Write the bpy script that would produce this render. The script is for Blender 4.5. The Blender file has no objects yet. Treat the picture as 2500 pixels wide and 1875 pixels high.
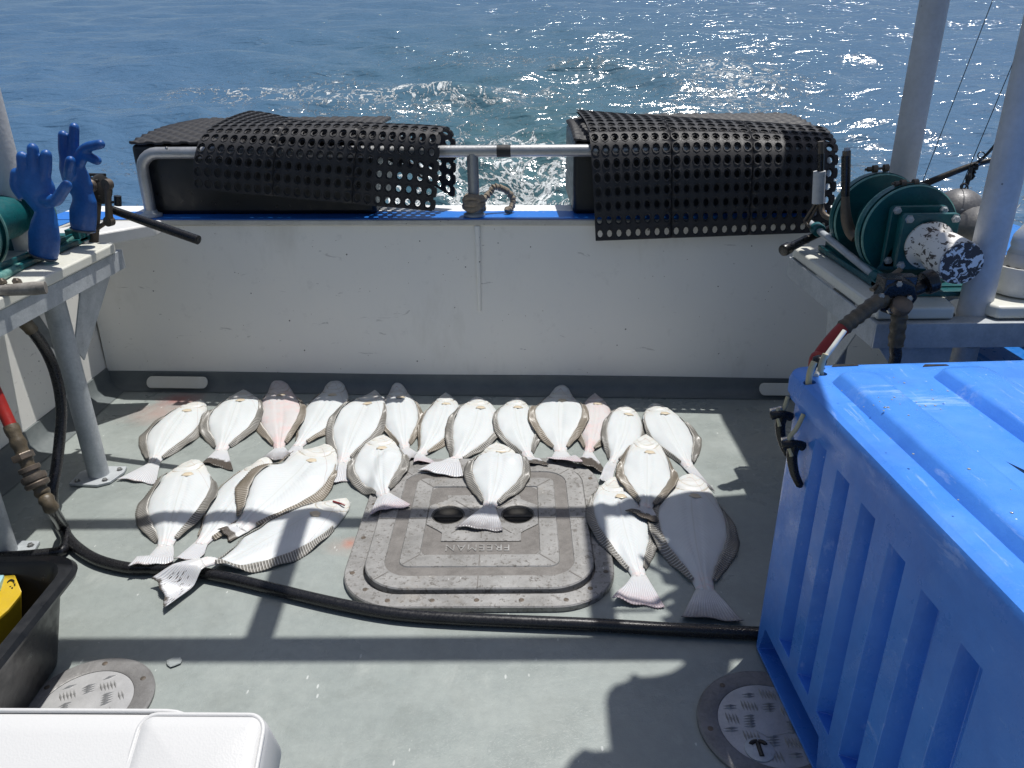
import bpy, bmesh, math, random
import numpy as np
from mathutils import Vector, Matrix
random.seed(7); rng = np.random.RandomState(11)
R = math.radians
S = bpy.context.scene
col = S.collection

# ---------------------------------------------------------------- camera
PITCH, YAW, ROLL, EYE, FPX = 23.5, 0.8, 0.8, 1.6, 1877.0
def _cam():
    p, y, r = R(PITCH), R(YAW), R(ROLL)
    f = Vector((-math.sin(y)*math.cos(p), math.cos(y)*math.cos(p), -math.sin(p)))
    rt = Vector((math.cos(y), math.sin(y), 0)); up = rt.cross(f)
    return f, rt*math.cos(r)-up*math.sin(r), up*math.cos(r)+rt*math.sin(r)
CF, CR, CU = _cam()
cam = bpy.data.cameras.new('camera'); cam.sensor_width = 36; cam.lens = FPX/2500*36
cam.clip_start = .02; cam.clip_end = 3000
camo = bpy.data.objects.new('camera', cam); col.objects.link(camo)
camo.matrix_world = Matrix(((CR.x, CU.x, -CF.x, 0), (CR.y, CU.y, -CF.y, 0), (CR.z, CU.z, -CF.z, EYE), (0, 0, 0, 1)))
S.camera = camo
# ---------------------------------------------------------------- world, sun
SUN = Vector((-.20, -.19, -1)).normalized()          # the way the light travels
EL = math.asin(-SUN.z); AZ = math.atan2(-SUN.x, -SUN.y)   # azimuth clockwise from +y
w = bpy.data.worlds.new('World'); S.world = w; w.use_nodes = True
nt = w.node_tree; bg = nt.nodes['Background']
sky = nt.nodes.new('ShaderNodeTexSky'); sky.sky_type = 'NISHITA'; sky.sun_disc = False
sky.sun_elevation = EL; sky.sun_rotation = AZ; sky.air_density = 1.0; sky.dust_density = 2.2; sky.ozone_density = 1.5
nt.links.new(sky.outputs[0], bg.inputs[0]); bg.inputs[1].default_value = .088
sl = bpy.data.lights.new('sun', 'SUN'); sl.energy = 4.9; sl.angle = R(.53); sl.color = (1, .975, .93)
so = bpy.data.objects.new('sun', sl); col.objects.link(so)
so.rotation_euler = SUN.to_track_quat('-Z', 'Y').to_euler(); so.location = (4, 4, 12)
S.view_settings.view_transform = 'Standard'; S.view_settings.look = 'None'
S.view_settings.exposure = .0; S.view_settings.gamma = 1
S.cycles.max_bounces = 8; S.cycles.transparent_max_bounces = 12; S.cycles.caustics_reflective = False; S.cycles.caustics_refractive = False
S.cycles.use_denoising = True
S.cycles.sample_clamp_indirect = 8

# ---------------------------------------------------------------- sight-line helpers (points on real planes)
def ray(px, py): return CF + CR*((px-1250)/FPX) - CU*((py-937.5)/FPX)
EYEP = Vector((0, 0, EYE))
def at(px, py, z=0.0): d = ray(px, py); return EYEP + d*((z-EYE)/d.z)
def aty(px, py, y): d = ray(px, py); return EYEP + d*(y/d.y)
def ty(x): return 3.6 - .0497*(x+.16)                 # inner face of the transom

# ---------------------------------------------------------------- materials
class NB:
    def __init__(s, name):
        s.m = bpy.data.materials.new(name); s.m.use_nodes = True
        s.t = s.m.node_tree; s.b = s.t.nodes['Principled BSDF']; s.out = s.t.nodes['Material Output']
        s.tc = s.n('ShaderNodeTexCoord')
    def n(s, k, **kw):
        o = s.t.nodes.new(k)
        for a, v in kw.items(): setattr(o, a, v)
        return o
    def l(s, a, b): s.t.links.new(a, b)
    def noise(s, sc, det=4, rough=.55, src=None, dist=0):
        o = s.n('ShaderNodeTexNoise'); o.inputs['Scale'].default_value = sc; o.inputs['Detail'].default_value = det
        o.inputs['Roughness'].default_value = rough; o.inputs['Distortion'].default_value = dist
        s.l(src or s.tc.outputs['Object'], o.inputs['Vector']); return o.outputs[0]
    def vor(s, sc, src=None, feature='F1', out='Distance'):
        o = s.n('ShaderNodeTexVoronoi'); o.feature = feature; o.inputs['Scale'].default_value = sc
        s.l(src or s.tc.outputs['Object'], o.inputs['Vector']); return o.outputs[out]
    def ramp(s, src, pts, interp='LINEAR'):
        o = s.n('ShaderNodeValToRGB'); o.color_ramp.interpolation = interp; e = o.color_ramp.elements
        while len(e) < len(pts): e.new(.5)
        for q, (p, c) in zip(e, pts):
            q.position = p; q.color = (c, c, c, 1) if not hasattr(c, '__len__') else tuple(c)+(1,)
        s.l(src, o.inputs[0]); return o.outputs[0]
    def mix(s, fac, a, b, mode='MIX'):
        o = s.n('ShaderNodeMix', data_type='RGBA', blend_type=mode)
        for inp, v in ((o.inputs[0], fac), (o.inputs[6], a), (o.inputs[7], b)):
            if hasattr(v, 'is_output') or isinstance(v, bpy.types.NodeSocket): s.l(v, inp)
            elif hasattr(v, '__len__'): inp.default_value = tuple(v)+(1,)
            else: inp.default_value = v
        return o.outputs[2]
    def math(s, op, a, b=0, c=0, clamp=False):
        o = s.n('ShaderNodeMath', operation=op, use_clamp=clamp)
        for i, v in enumerate((a, b, c)):
            if isinstance(v, bpy.types.NodeSocket): s.l(v, o.inputs[i])
            else: o.inputs[i].default_value = v
        return o.outputs[0]
    def bump(s, h, st=.3, dist=.01):
        o = s.n('ShaderNodeBump'); o.inputs['Strength'].default_value = st; o.inputs['Distance'].default_value = dist
        s.l(h, o.inputs['Height']); s.l(o.outputs[0], s.b.inputs['Normal']); return o
    def set(s, **kw):
        for k, v in kw.items():
            i = s.b.inputs[k.replace('_', ' ')]
            if isinstance(v, bpy.types.NodeSocket): s.l(v, i)
            elif hasattr(v, '__len__') and i.type == 'RGBA': i.default_value = tuple(v)+(1,)
            else: i.default_value = v
        return s
    def mapped(s, scale=(1, 1, 1), src='Object', loc=(0, 0, 0)):
        o = s.n('ShaderNodeMapping'); o.inputs['Scale'].default_value = scale; o.inputs['Location'].default_value = loc
        s.l(s.tc.outputs[src], o.inputs['Vector']); return o.outputs[0]

def worn(name, c, c2=None, rough=.5, metal=0, sc=8, bump=.15, speck=None, speck_sc=120, speck_t=.06, rr=.12, spec=.5, bs=60):
    """A base colour broken by soft mottling, fine grain and optional small specks."""
    b = NB(name); c2 = c2 or tuple(x*.8 for x in c); c = tuple(x*.84 for x in c); c2 = tuple(x*.84 for x in c2)
    n1 = b.noise(sc, 6, .65); n2 = b.noise(sc*9, 4, .6)
    f = b.ramp(b.math('ADD', b.math('MULTIPLY', n1, .7), b.math('MULTIPLY', n2, .3)), [(.35, 0), (.65, 1)])
    cc = b.mix(f, c, c2)
    if speck:
        v = b.vor(speck_sc); msk = b.noise(sc*.7+3, 3)
        sp = b.math('MULTIPLY', b.math('LESS_THAN', v, speck_t), b.math('GREATER_THAN', msk, .52))
        cc = b.mix(sp, cc, speck)
    b.set(Base_Color=cc, Metallic=metal, Roughness=b.ramp(n2, [(.3, max(0, rough-rr)), (.7, min(1, rough+rr))]))
    b.b.inputs['Specular IOR Level'].default_value = spec
    b.bump(b.noise(bs, 5, .6), bump, .004)
    return b.m

M = {}
# deck paint: grey green, faint wear, wet sparkle, diluted blood stains
b = NB('deck_paint')
n = b.noise(2.2, 8, .65); nf = b.noise(34, 5, .6)
c = b.mix(b.ramp(n, [(.3, 0), (.7, 1)]), (.245, .275, .262), (.285, .312, .295))
c = b.mix(b.ramp(nf, [(.35, 0), (.75, .5)]), c, (.20, .222, .215))
sep = b.n('ShaderNodeSeparateXYZ'); b.l(b.tc.outputs['Object'], sep.inputs[0])
def spot(b, sep, x, y, rx, ry, wob):
    dx = b.math('DIVIDE', b.math('SUBTRACT', sep.outputs[0], x), rx); dy = b.math('DIVIDE', b.math('SUBTRACT', sep.outputs[1], y), ry)
    d = b.math('SQRT', b.math('ADD', b.math('MULTIPLY', dx, dx), b.math('MULTIPLY', dy, dy)))
    d = b.math('ADD', d, b.math('MULTIPLY', b.math('SUBTRACT', wob, .5), 1.6))
    return b.math('SUBTRACT', 1, d, clamp=True)
wob = b.noise(9, 4, .6)
for (px, py, rx, ry, k, cc) in ((385, 1010, .20, .16, .4, (.40, .19, .15)), (440, 975, .13, .12, .7, (.33, .07, .06)), (855, 1325, .035, .045, .8, (.42, .17, .12)), (835, 1335, .09, .07, .28, (.38, .22, .17))):
    q = at(px, py); s_ = b.math('MULTIPLY', spot(b, sep, q.x, q.y, rx, ry, wob), k, clamp=True); c = b.mix(s_, c, cc)
# scuffs: short pale scratches and specks
v = b.vor(26, b.mapped((1, .35, 1))); m2 = b.noise(4, 3)
sc_ = b.math('MULTIPLY', b.math('LESS_THAN', v, .075), b.math('GREATER_THAN', m2, .5)); c = b.mix(b.math('MULTIPLY', sc_, .7), c, (.55, .57, .55))
v = b.vor(55); c = b.mix(b.math('MULTIPLY', b.math('LESS_THAN', v, .035), b.math('GREATER_THAN', m2, .5)), c, (.1, .09, .07))
wet = b.ramp(b.noise(3.1, 4, .6), [(.42, .22), (.6, .55)])
b.set(Base_Color=c, Roughness=wet); dirt = b.noise(5.5, 8, .72, dist=.5); c = b.mix(b.ramp(dirt, [(.48, 0), (.72, .42)]), c, (.165, .18, .165))
pale = b.noise(8, 7, .75, src=b.mapped((1, .5, 1), loc=(5, 5, 0))); c = b.mix(b.ramp(pale, [(.58, 0), (.72, .35)]), c, (.40, .42, .39))
b.set(Base_Color=c); b.bump(b.math('ADD', b.noise(90, 6, .7), b.math('MULTIPLY', b.noise(380, 2), .6)), .4, .003); M['deck'] = b.m
M['cove'] = worn('cove_paint', (.115, .135, .14), (.17, .19, .19), .5, 0, 5, .2)
# white bulwark paint
b = NB('bulwark_paint'); n = b.noise(1.6, 7, .6); n2 = b.noise(14, 6, .7)
c = b.mix(b.ramp(n, [(.35, 0), (.7, 1)]), (.74, .735, .705), (.79, .775, .725))
c = b.mix(b.ramp(n2, [(.6, 0), (.8, .35)]), c, (.42, .41, .39))
v = b.vor(13); m2 = b.noise(5, 2)
c = b.mix(b.math('MULTIPLY', b.math('LESS_THAN', v, .05), b.math('GREATER_THAN', m2, .5)), c, (.09, .085, .08))
v = b.vor(19, b.mapped((.5, 1, 1.4), loc=(3, 1, 2))); c = b.mix(b.math('MULTIPLY', b.math('MULTIPLY', b.math('LESS_THAN', v, .07), b.math('GREATER_THAN', b.noise(3.3, 2), .58)), .55), c, (.3, .3, .3))
st = b.noise(2.6, 5, .7, src=b.mapped((1, 1, .35))); c = b.mix(b.ramp(st, [(.56, 0), (.75, .38)]), c, (.44, .42, .36))
scf = b.noise(7, 4, .7, src=b.mapped((.5, 1, 2.2), loc=(4, 0, 1)), dist=1.2); c = b.mix(b.math('MULTIPLY', b.ramp(scf, [(.66, 0), (.70, 1)]), .45), c, (.27, .26, .25))
v = b.vor(31); c = b.mix(b.math('MULTIPLY', b.math('LESS_THAN', v, .06), b.math('GREATER_THAN', b.noise(6, 2), .56)), c, (.22, .17, .12))
b.set(Base_Color=c, Roughness=.42); b.bump(n2, .2, .005); M['wall'] = b.m
b = NB('cap_paint'); n = b.noise(40, 6, .7)   # blue coaming paint chipped to white at the outer edge
sep = b.n('ShaderNodeSeparateXYZ'); b.l(b.tc.outputs['UV'], sep.inputs[0])
edge = b.math('GREATER_THAN', b.math('ADD', sep.outputs[1], b.math('MULTIPLY', b.math('SUBTRACT', b.noise(14, 6, .7), .5), .18)), .56)
c = b.mix(edge, (.012, .15, .56), (.78, .79, .78)); c = b.mix(b.ramp(n, [(.62, 0), (.66, .7)]), c, (.3, .38, .5))
b.set(Base_Color=c, Roughness=.38); b.bump(n, .1, .003); M['cap'] = b.m
M['bluepaint'] = worn('gunwale_blue', (.012, .16, .58), (.02, .2, .62), .35, 0, 6, .1)
M['trim'] = worn('cap_edge_paint', (.62, .61, .56), (.50, .48, .43), .5, 0, 9, .25, speck=(.14, .13, .12), speck_sc=40, speck_t=.1)
M['white'] = worn('white_paint', (.74, .74, .73), (.66, .65, .62), .4, 0, 6, .1)
M['galv'] = worn('galvanised_steel', (.56, .59, .61), (.38, .41, .43), .48, .15, 14, .3, bs=90)
M['alu'] = worn('aluminium_pipe', (.50, .51, .52), (.36, .37, .38), .4, .6, 12, .2, speck=(.2, .2, .2), speck_sc=60, speck_t=.07)
M['post'] = worn('oxidised_post', (.62, .63, .65), (.50, .505, .51), .6, .05, 7, .35, speck=(.2, .2, .19), speck_sc=30, speck_t=.08)
M['rubber'] = worn('black_rubber', (.015, .015, .018), (.026, .026, .030), .62, 0, 20, .2)
M['boxblk'] = worn('black_plastic', (.008, .009, .011), (.014, .015, .017), .38, 0, 3, .1)
M['teal'] = worn('green_enamel', (.008, .13, .14), (.005, .07, .085), .38, 0, 9, .35, speck=(.12, .25, .22), speck_sc=90, speck_t=.05)
M['tealedge'] = worn('green_worn_edge', (.22, .42, .38), (.06, .22, .20), .45, .2, 30, .3)
M['hdpe'] = worn('cutting_board', (.76, .76, .70), (.70, .69, .60), .38, 0, 5, .06)
M['stain'] = worn('stainless', (.45, .45, .44), (.3, .3, .3), .28, .85, 20, .1)
M['rust'] = worn('tarnished_iron', (.10, .09, .075), (.17, .13, .10), .5, .45, 25, .4)
M['darkmetal'] = worn('dark_metal', (.03, .03, .03), (.07, .06, .05), .4, .5, 20, .3)
M['grip'] = worn('black_grip', (.01, .01, .011), None, .3, 0, 20, .1)
M['lead'] = worn('dull_lead', (.13, .13, .14), (.22, .215, .21), .5, .35, 12, .35, speck=(.5, .49, .46), speck_sc=24, speck_t=.12)
M['glove'] = worn('glove_rubber', (.015, .125, .44), (.008, .07, .28), .42, 0, 12, .55, bs=26)
M['glovegrey'] = worn('glove_cuff', (.10, .12, .15), (.05, .06, .09), .5, 0, 18, .3)
M['hose'] = worn('hose_rubber', (.010, .010, .012), (.018, .018, .02), .3, 0, 15, .1)
M['redhose'] = worn('red_hose', (.38, .018, .01), (.28, .012, .008), .42, 0, 15, .2)
M['tape'] = worn('greased_tape', (.13, .10, .06), (.07, .055, .035), .45, 0, 24, .7, bs=40)
M['pink'] = worn('wooden_stick', (.12, .105, .09), (.32, .30, .27), .7, 0, 12, .4)
M['yellow'] = worn('yellow_plastic', (.72, .50, .02), (.6, .40, .02), .4, 0, 8, .1)
M['cyan'] = worn('pale_blue_plastic', (.42, .70, .74), None, .4, 0, 8, .05)
M['cupdark'] = worn('cup_dark', (.04, .04, .038), (.07, .062, .05), .7, .1, 30, .4)
M['ink'] = worn('black_ink', (.012, .012, .012), None, .5, 0, 8, .05)
M['orange'] = worn('orange_cap', (.8, .16, .01), None, .4)
M['strap'] = worn('latex_strap', (.58, .52, .34), (.5, .44, .28), .4, 0, 20, .1)
M['rope'] = worn('frayed_rope', (.36, .30, .23), (.22, .18, .14), .85, 0, 60, .9, bs=120)
M['tubwhite'] = worn('tub_white', (.78, .77, .72), None, .35, 0, 6, .05)
M['casterdark'] = worn('shade_panel', (.10, .12, .14), None, .8)  # plain dark stuff for the added overhead shadow casters
M['blood'] = worn('bloody_red', (.28, .03, .03), (.15, .02, .02), .3)
b = NB('vinyl'); c = b.mix(b.ramp(b.noise(3, 4), [(.4, 0), (.7, 1)]), (.56, .56, .555), (.52, .52, .515)); b.set(Base_Color=c, Roughness=.42)
b.bump(b.vor(420), .12, .001); M['vinyl'] = b.m
b = NB('polyethylene_blue'); n = b.noise(4, 6, .65); n2 = b.noise(50, 5, .6)
c = b.mix(b.ramp(n, [(.35, 0), (.7, 1)]), (.05, .205, .66), (.07, .26, .76))
c = b.mix(b.ramp(b.noise(9, 6, .7), [(.62, 0), (.72, .25)]), c, (.16, .34, .75))
v = b.vor(30); c = b.mix(b.math('MULTIPLY', b.math('LESS_THAN', v, .05), b.math('GREATER_THAN', b.noise(4, 2), .52)), c, (.45, .6, .85))
scr = b.noise(16, 5, .75, src=b.mapped((3.2, .35, 1.0)), dist=.4); c = b.mix(b.math('MULTIPLY', b.ramp(scr, [(.60, 0), (.68, 1)]), .5), c, (.30, .45, .85))
sm = b.noise(2.4, 6, .7); c = b.mix(b.ramp(sm, [(.52, 0), (.70, .5)]), c, (.03, .13, .50))
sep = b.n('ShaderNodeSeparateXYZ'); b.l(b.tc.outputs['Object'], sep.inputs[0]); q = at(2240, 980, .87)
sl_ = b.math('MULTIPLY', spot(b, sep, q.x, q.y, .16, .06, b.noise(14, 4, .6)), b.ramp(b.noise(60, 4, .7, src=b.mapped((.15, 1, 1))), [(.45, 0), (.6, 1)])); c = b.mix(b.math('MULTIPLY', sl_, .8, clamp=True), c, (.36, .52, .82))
b.set(Base_Color=c, Roughness=b.ramp(b.noise(7, 5, .7), [(.38, .22), (.62, .45)])); b.bump(b.math('ADD', n2, b.math('MULTIPLY', scr, .6)), .2, .004); M['bin'] = b.m
# cast aluminium deck hatch
b = NB('cast_aluminium'); n = b.noise(9, 7, .7); n2 = b.noise(70, 5, .7)
c = b.mix(b.ramp(n, [(.35, 0), (.68, 1)]), (.35, .345, .335), (.205, .20, .19))
c = b.mix(b.ramp(n2, [(.53, 0), (.64, .85)]), c, (.10, .09, .08))
v = b.vor(38, b.mapped((1, .25, 1))); c = b.mix(b.math('MULTIPLY', b.math('LESS_THAN', v, .05), .6), c, (.75, .74, .72))
c = b.mix(b.ramp(b.noise(5, 4, .7), [(.6, 0), (.75, .5)]), c, (.24, .20, .15))
b.set(Base_Color=c, Metallic=.35, Roughness=b.ramp(n2, [(.3, .38), (.7, .6)])); b.bump(n2, .35, .004); M['cast'] = b.m
M['castdark'] = worn('cast_recess', (.25, .235, .22), (.15, .14, .13), .55, .3, 20, .4)
M['chk'] = worn('tread_plate', (.56, .56, .56), (.42, .42, .42), .38, .25, 15, .25)
M['chkedge'] = worn('tread_lug', (.30, .295, .29), (.42, .42, .41), .4, .3, 60, .2)
M['pring'] = worn('plate_ring', (.27, .265, .26), (.17, .165, .16), .5, .2, 12, .5)
# flaking white paint on the motor
b = NB('flaking_paint'); n = b.noise(58, 5, .6, src=b.mapped((1, .5, 1)), dist=.5)
f = b.ramp(n, [(.56, 0), (.575, 1)]); c = b.mix(f, (.74, .72, .69), (.05, .038, .032))
b.set(Base_Color=c, Roughness=.55); b.bump(f, -.6, .003); M['flake'] = b.m
b = NB('flaking_face'); n = b.noise(44, 5, .6, dist=.8)
f = b.ramp(n, [(.47, 0), (.485, 1)]); c = b.mix(f, (.74, .72, .69), (.05, .038, .032))
b.set(Base_Color=c, Roughness=.55); b.bump(f, -.6, .003); M['flakeface'] = b.m
# clear bottle
b = NB('clear_bottle'); b.set(Base_Color=(.62, .66, .70), Roughness=.15, Transmission_Weight=.35, IOR=1.35); M['bottle'] = b.m
M['label'] = worn('bottle_label', (.55, .56, .58), None, .5)
b = NB('ice'); b.set(Base_Color=(.50, .54, .53), Roughness=.08, Transmission_Weight=.4, IOR=1.31); M['ice'] = b.m

# fish skin: UV = (along the body, across)
def fish_mat(name, base, warm, pinkamt):
    b = NB(name); sep = b.n('ShaderNodeSeparateXYZ'); b.l(b.tc.outputs['UV'], sep.inputs[0]); u, v = sep.outputs[0], sep.outputs[1]
    n = b.noise(9, 5, .6); n2 = b.noise(60, 4, .6)
    c = b.mix(b.ramp(n, [(.35, 0), (.7, 1)]), base, tuple(x*.93 for x in base))
    head = b.math('MULTIPLY', b.ramp(u, [(.0, 1), (.2, .8), (.3, 0)]), b.ramp(b.noise(26, 4, .7), [(.38, .25), (.62, 1)])); c = b.mix(b.math('MULTIPLY', head, .7), c, warm)
    av = b.math('ABSOLUTE', b.math('SUBTRACT', v, .5))
    # muscle chevrons
    ch = b.math('SINE', b.math('ADD', b.math('MULTIPLY', b.math('ADD', u, b.math('MULTIPLY', av, -.35)), 230), b.math('MULTIPLY', b.noise(30, 3), 9)))
    chm = b.math('MULTIPLY', b.math('MULTIPLY', b.ramp(ch, [(.3, 0), (.9, 1)]), b.ramp(av, [(.02, 0), (.10, .26), (.22, .12), (.4, 0)])), b.ramp(u, [(.25, 0), (.35, 1), (.85, 1), (.95, 0)]))
    c = b.mix(chm, c, tuple(x*.72 for x in base))
    # lateral line
    lat = b.math('MULTIPLY', b.math('LESS_THAN', b.math('ABSOLUTE', b.math('SUBTRACT', v, .5)), .012), b.math('GREATER_THAN', u, .24))
    c = b.mix(b.math('MULTIPLY', lat, .5), c, (.46, .475, .45))
    # gill cover and jaw arcs
    def arc(u0, k, wdt, v0=.5):
        dv = b.math('SUBTRACT', v, v0); e = b.math('ADD', b.math('MULTIPLY', b.math('MULTIPLY', dv, dv), k), u0)
        e = b.math('ADD', e, b.math('MULTIPLY', b.math('SUBTRACT', b.noise(22, 2), .5), .02))
        return b.math('LESS_THAN', b.math('ABSOLUTE', b.math('SUBTRACT', u, e)), wdt)
    for (u0, k, wd, v0, am, cc) in ((.215, -.42, .005, .52, .6, (.28, .24, .17)), (.165, -.5, .004, .48, .6, (.34, .29, .20)), (.12, -.3, .0025, .6, .45, (.36, .31, .24)), (.06, 1.6, .004, .55, .6, (.34, .22, .19))):
        c = b.mix(b.math('MULTIPLY', arc(u0, k, wd, v0), am), c, cc)
    if pinkamt > 0:
        pk = b.math('MULTIPLY', b.ramp(b.noise(14, 5, .7), [(.48, 0), (.62, 1)]), pinkamt)
        c = b.mix(pk, c, (.72, .30, .28))
    tail = b.ramp(u, [(.86, 0), (1, 1)]); c = b.mix(b.math('MULTIPLY', b.math('MULTIPLY', tail, b.ramp(n2, [(.42, 0), (.6, 1)])), .35+pinkamt*.4), c, (.74, .42, .38))
    b.set(Base_Color=c, Roughness=b.ramp(n, [(.35, .36), (.7, .52)]), Subsurface_Weight=.12, Subsurface_Radius=(.012, .006, .004), Subsurface_Scale=.5)
    h = b.math('ADD', b.math('MULTIPLY', ch, .25), b.noise(120, 4, .6)); b.bump(h, .10, .002)
    return b.m
M['fish'] = fish_mat('flatfish_belly', (.56, .585, .59), (.56, .53, .46), 0)
M['fishpink'] = fish_mat('flatfish_belly_flushed', (.545, .52, .515), (.53, .46, .43), .2)
M['fishgrey'] = fish_mat('flatfish_belly_grey', (.565, .59, .60), (.56, .53, .48), .0)
def fin_mat(name, light, dark, edge):
    b = NB(name); sep = b.n('ShaderNodeSeparateXYZ'); b.l(b.tc.outputs['UV'], sep.inputs[0]); u, v = sep.outputs[0], sep.outputs[1]
    s = b.math('SINE', b.math('MULTIPLY', u, 6.2832)); f = b.ramp(s, [(.25, 0), (.8, 1)])
    n = b.noise(12, 4, .6)
    dk = b.mix(b.ramp(n, [(.35, 0), (.65, 1)]), dark, edge)
    c = b.mix(f, dk, light); c = b.mix(b.ramp(v, [(0, .35), (.15, 0)]), c, (.50, .48, .44)); c = b.mix(b.ramp(v, [(.8, 0), (1, .7)]), c, edge)
    b.set(Base_Color=c, Roughness=.28); b.bump(s, .5, .004); return b.m
M['fin'] = fin_mat('fin_membrane', (.46, .45, .42), (.155, .15, .14), (.16, .15, .13))
M['finbrown'] = fin_mat('fin_membrane_brown', (.46, .42, .36), (.19, .165, .135), (.17, .145, .11))
def tail_mat(name, tip, start, speck=0, soft=.07, wash=(.66, .65, .70)):
    b = NB(name); sep = b.n('ShaderNodeSeparateXYZ'); b.l(b.tc.outputs['UV'], sep.inputs[0]); u, v = sep.outputs[0], sep.outputs[1]
    s = b.math('SINE', b.math('MULTIPLY', v, 6.2832*17)); f = b.ramp(s, [(.2, 0), (.9, 1)])
    c = b.mix(f, (.46, .465, .485), (.62, .63, .645)); c = b.mix(b.ramp(u, [(0, 1), (.35, 0)]), c, (.57, .575, .56))
    nn = b.math('ADD', u, b.math('MULTIPLY', b.math('SUBTRACT', b.noise(26, 4, .7), .5), .45))
    c = b.mix(b.ramp(nn, [(start, 0), (start+soft, 1)]), c, tip)
    if speck:
        q = b.n('ShaderNodeCombineXYZ'); b.l(b.math('MULTIPLY', u, 7), q.inputs[0]); b.l(b.math('MULTIPLY', v, 22), q.inputs[1])
        vv = b.vor(1, q.outputs[0]); k = b.math('MULTIPLY', b.math('MULTIPLY', b.math('LESS_THAN', vv, .30), b.math('GREATER_THAN', b.noise(15, 2), .48)), b.math('GREATER_THAN', u, .42)); c = b.mix(k, c, (.06, .05, .045))
    b.set(Base_Color=c, Roughness=.32, Subsurface_Weight=.1, Subsurface_Radius=(.01, .006, .004), Subsurface_Scale=.4); b.bump(s, .35, .002); return b.m
M['tail'] = tail_mat('tail_pale', (.38, .34, .34), .98)
M['taildark'] = tail_mat('tail_dark_tip', (.07, .058, .048), .58)
M['tailgrey'] = tail_mat('tail_grey', (.22, .21, .215), .45, 0, .5)
M['tailspeck'] = tail_mat('tail_speckled', (.10, .09, .08), .93, 1)
M['tailred'] = tail_mat('tail_reddish', (.46, .38, .40), .5, 0, .6)
M['beige'] = worn('pectoral_skin', (.66, .58, .44), (.6, .5, .36), .35, 0, 30, .2)

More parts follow.
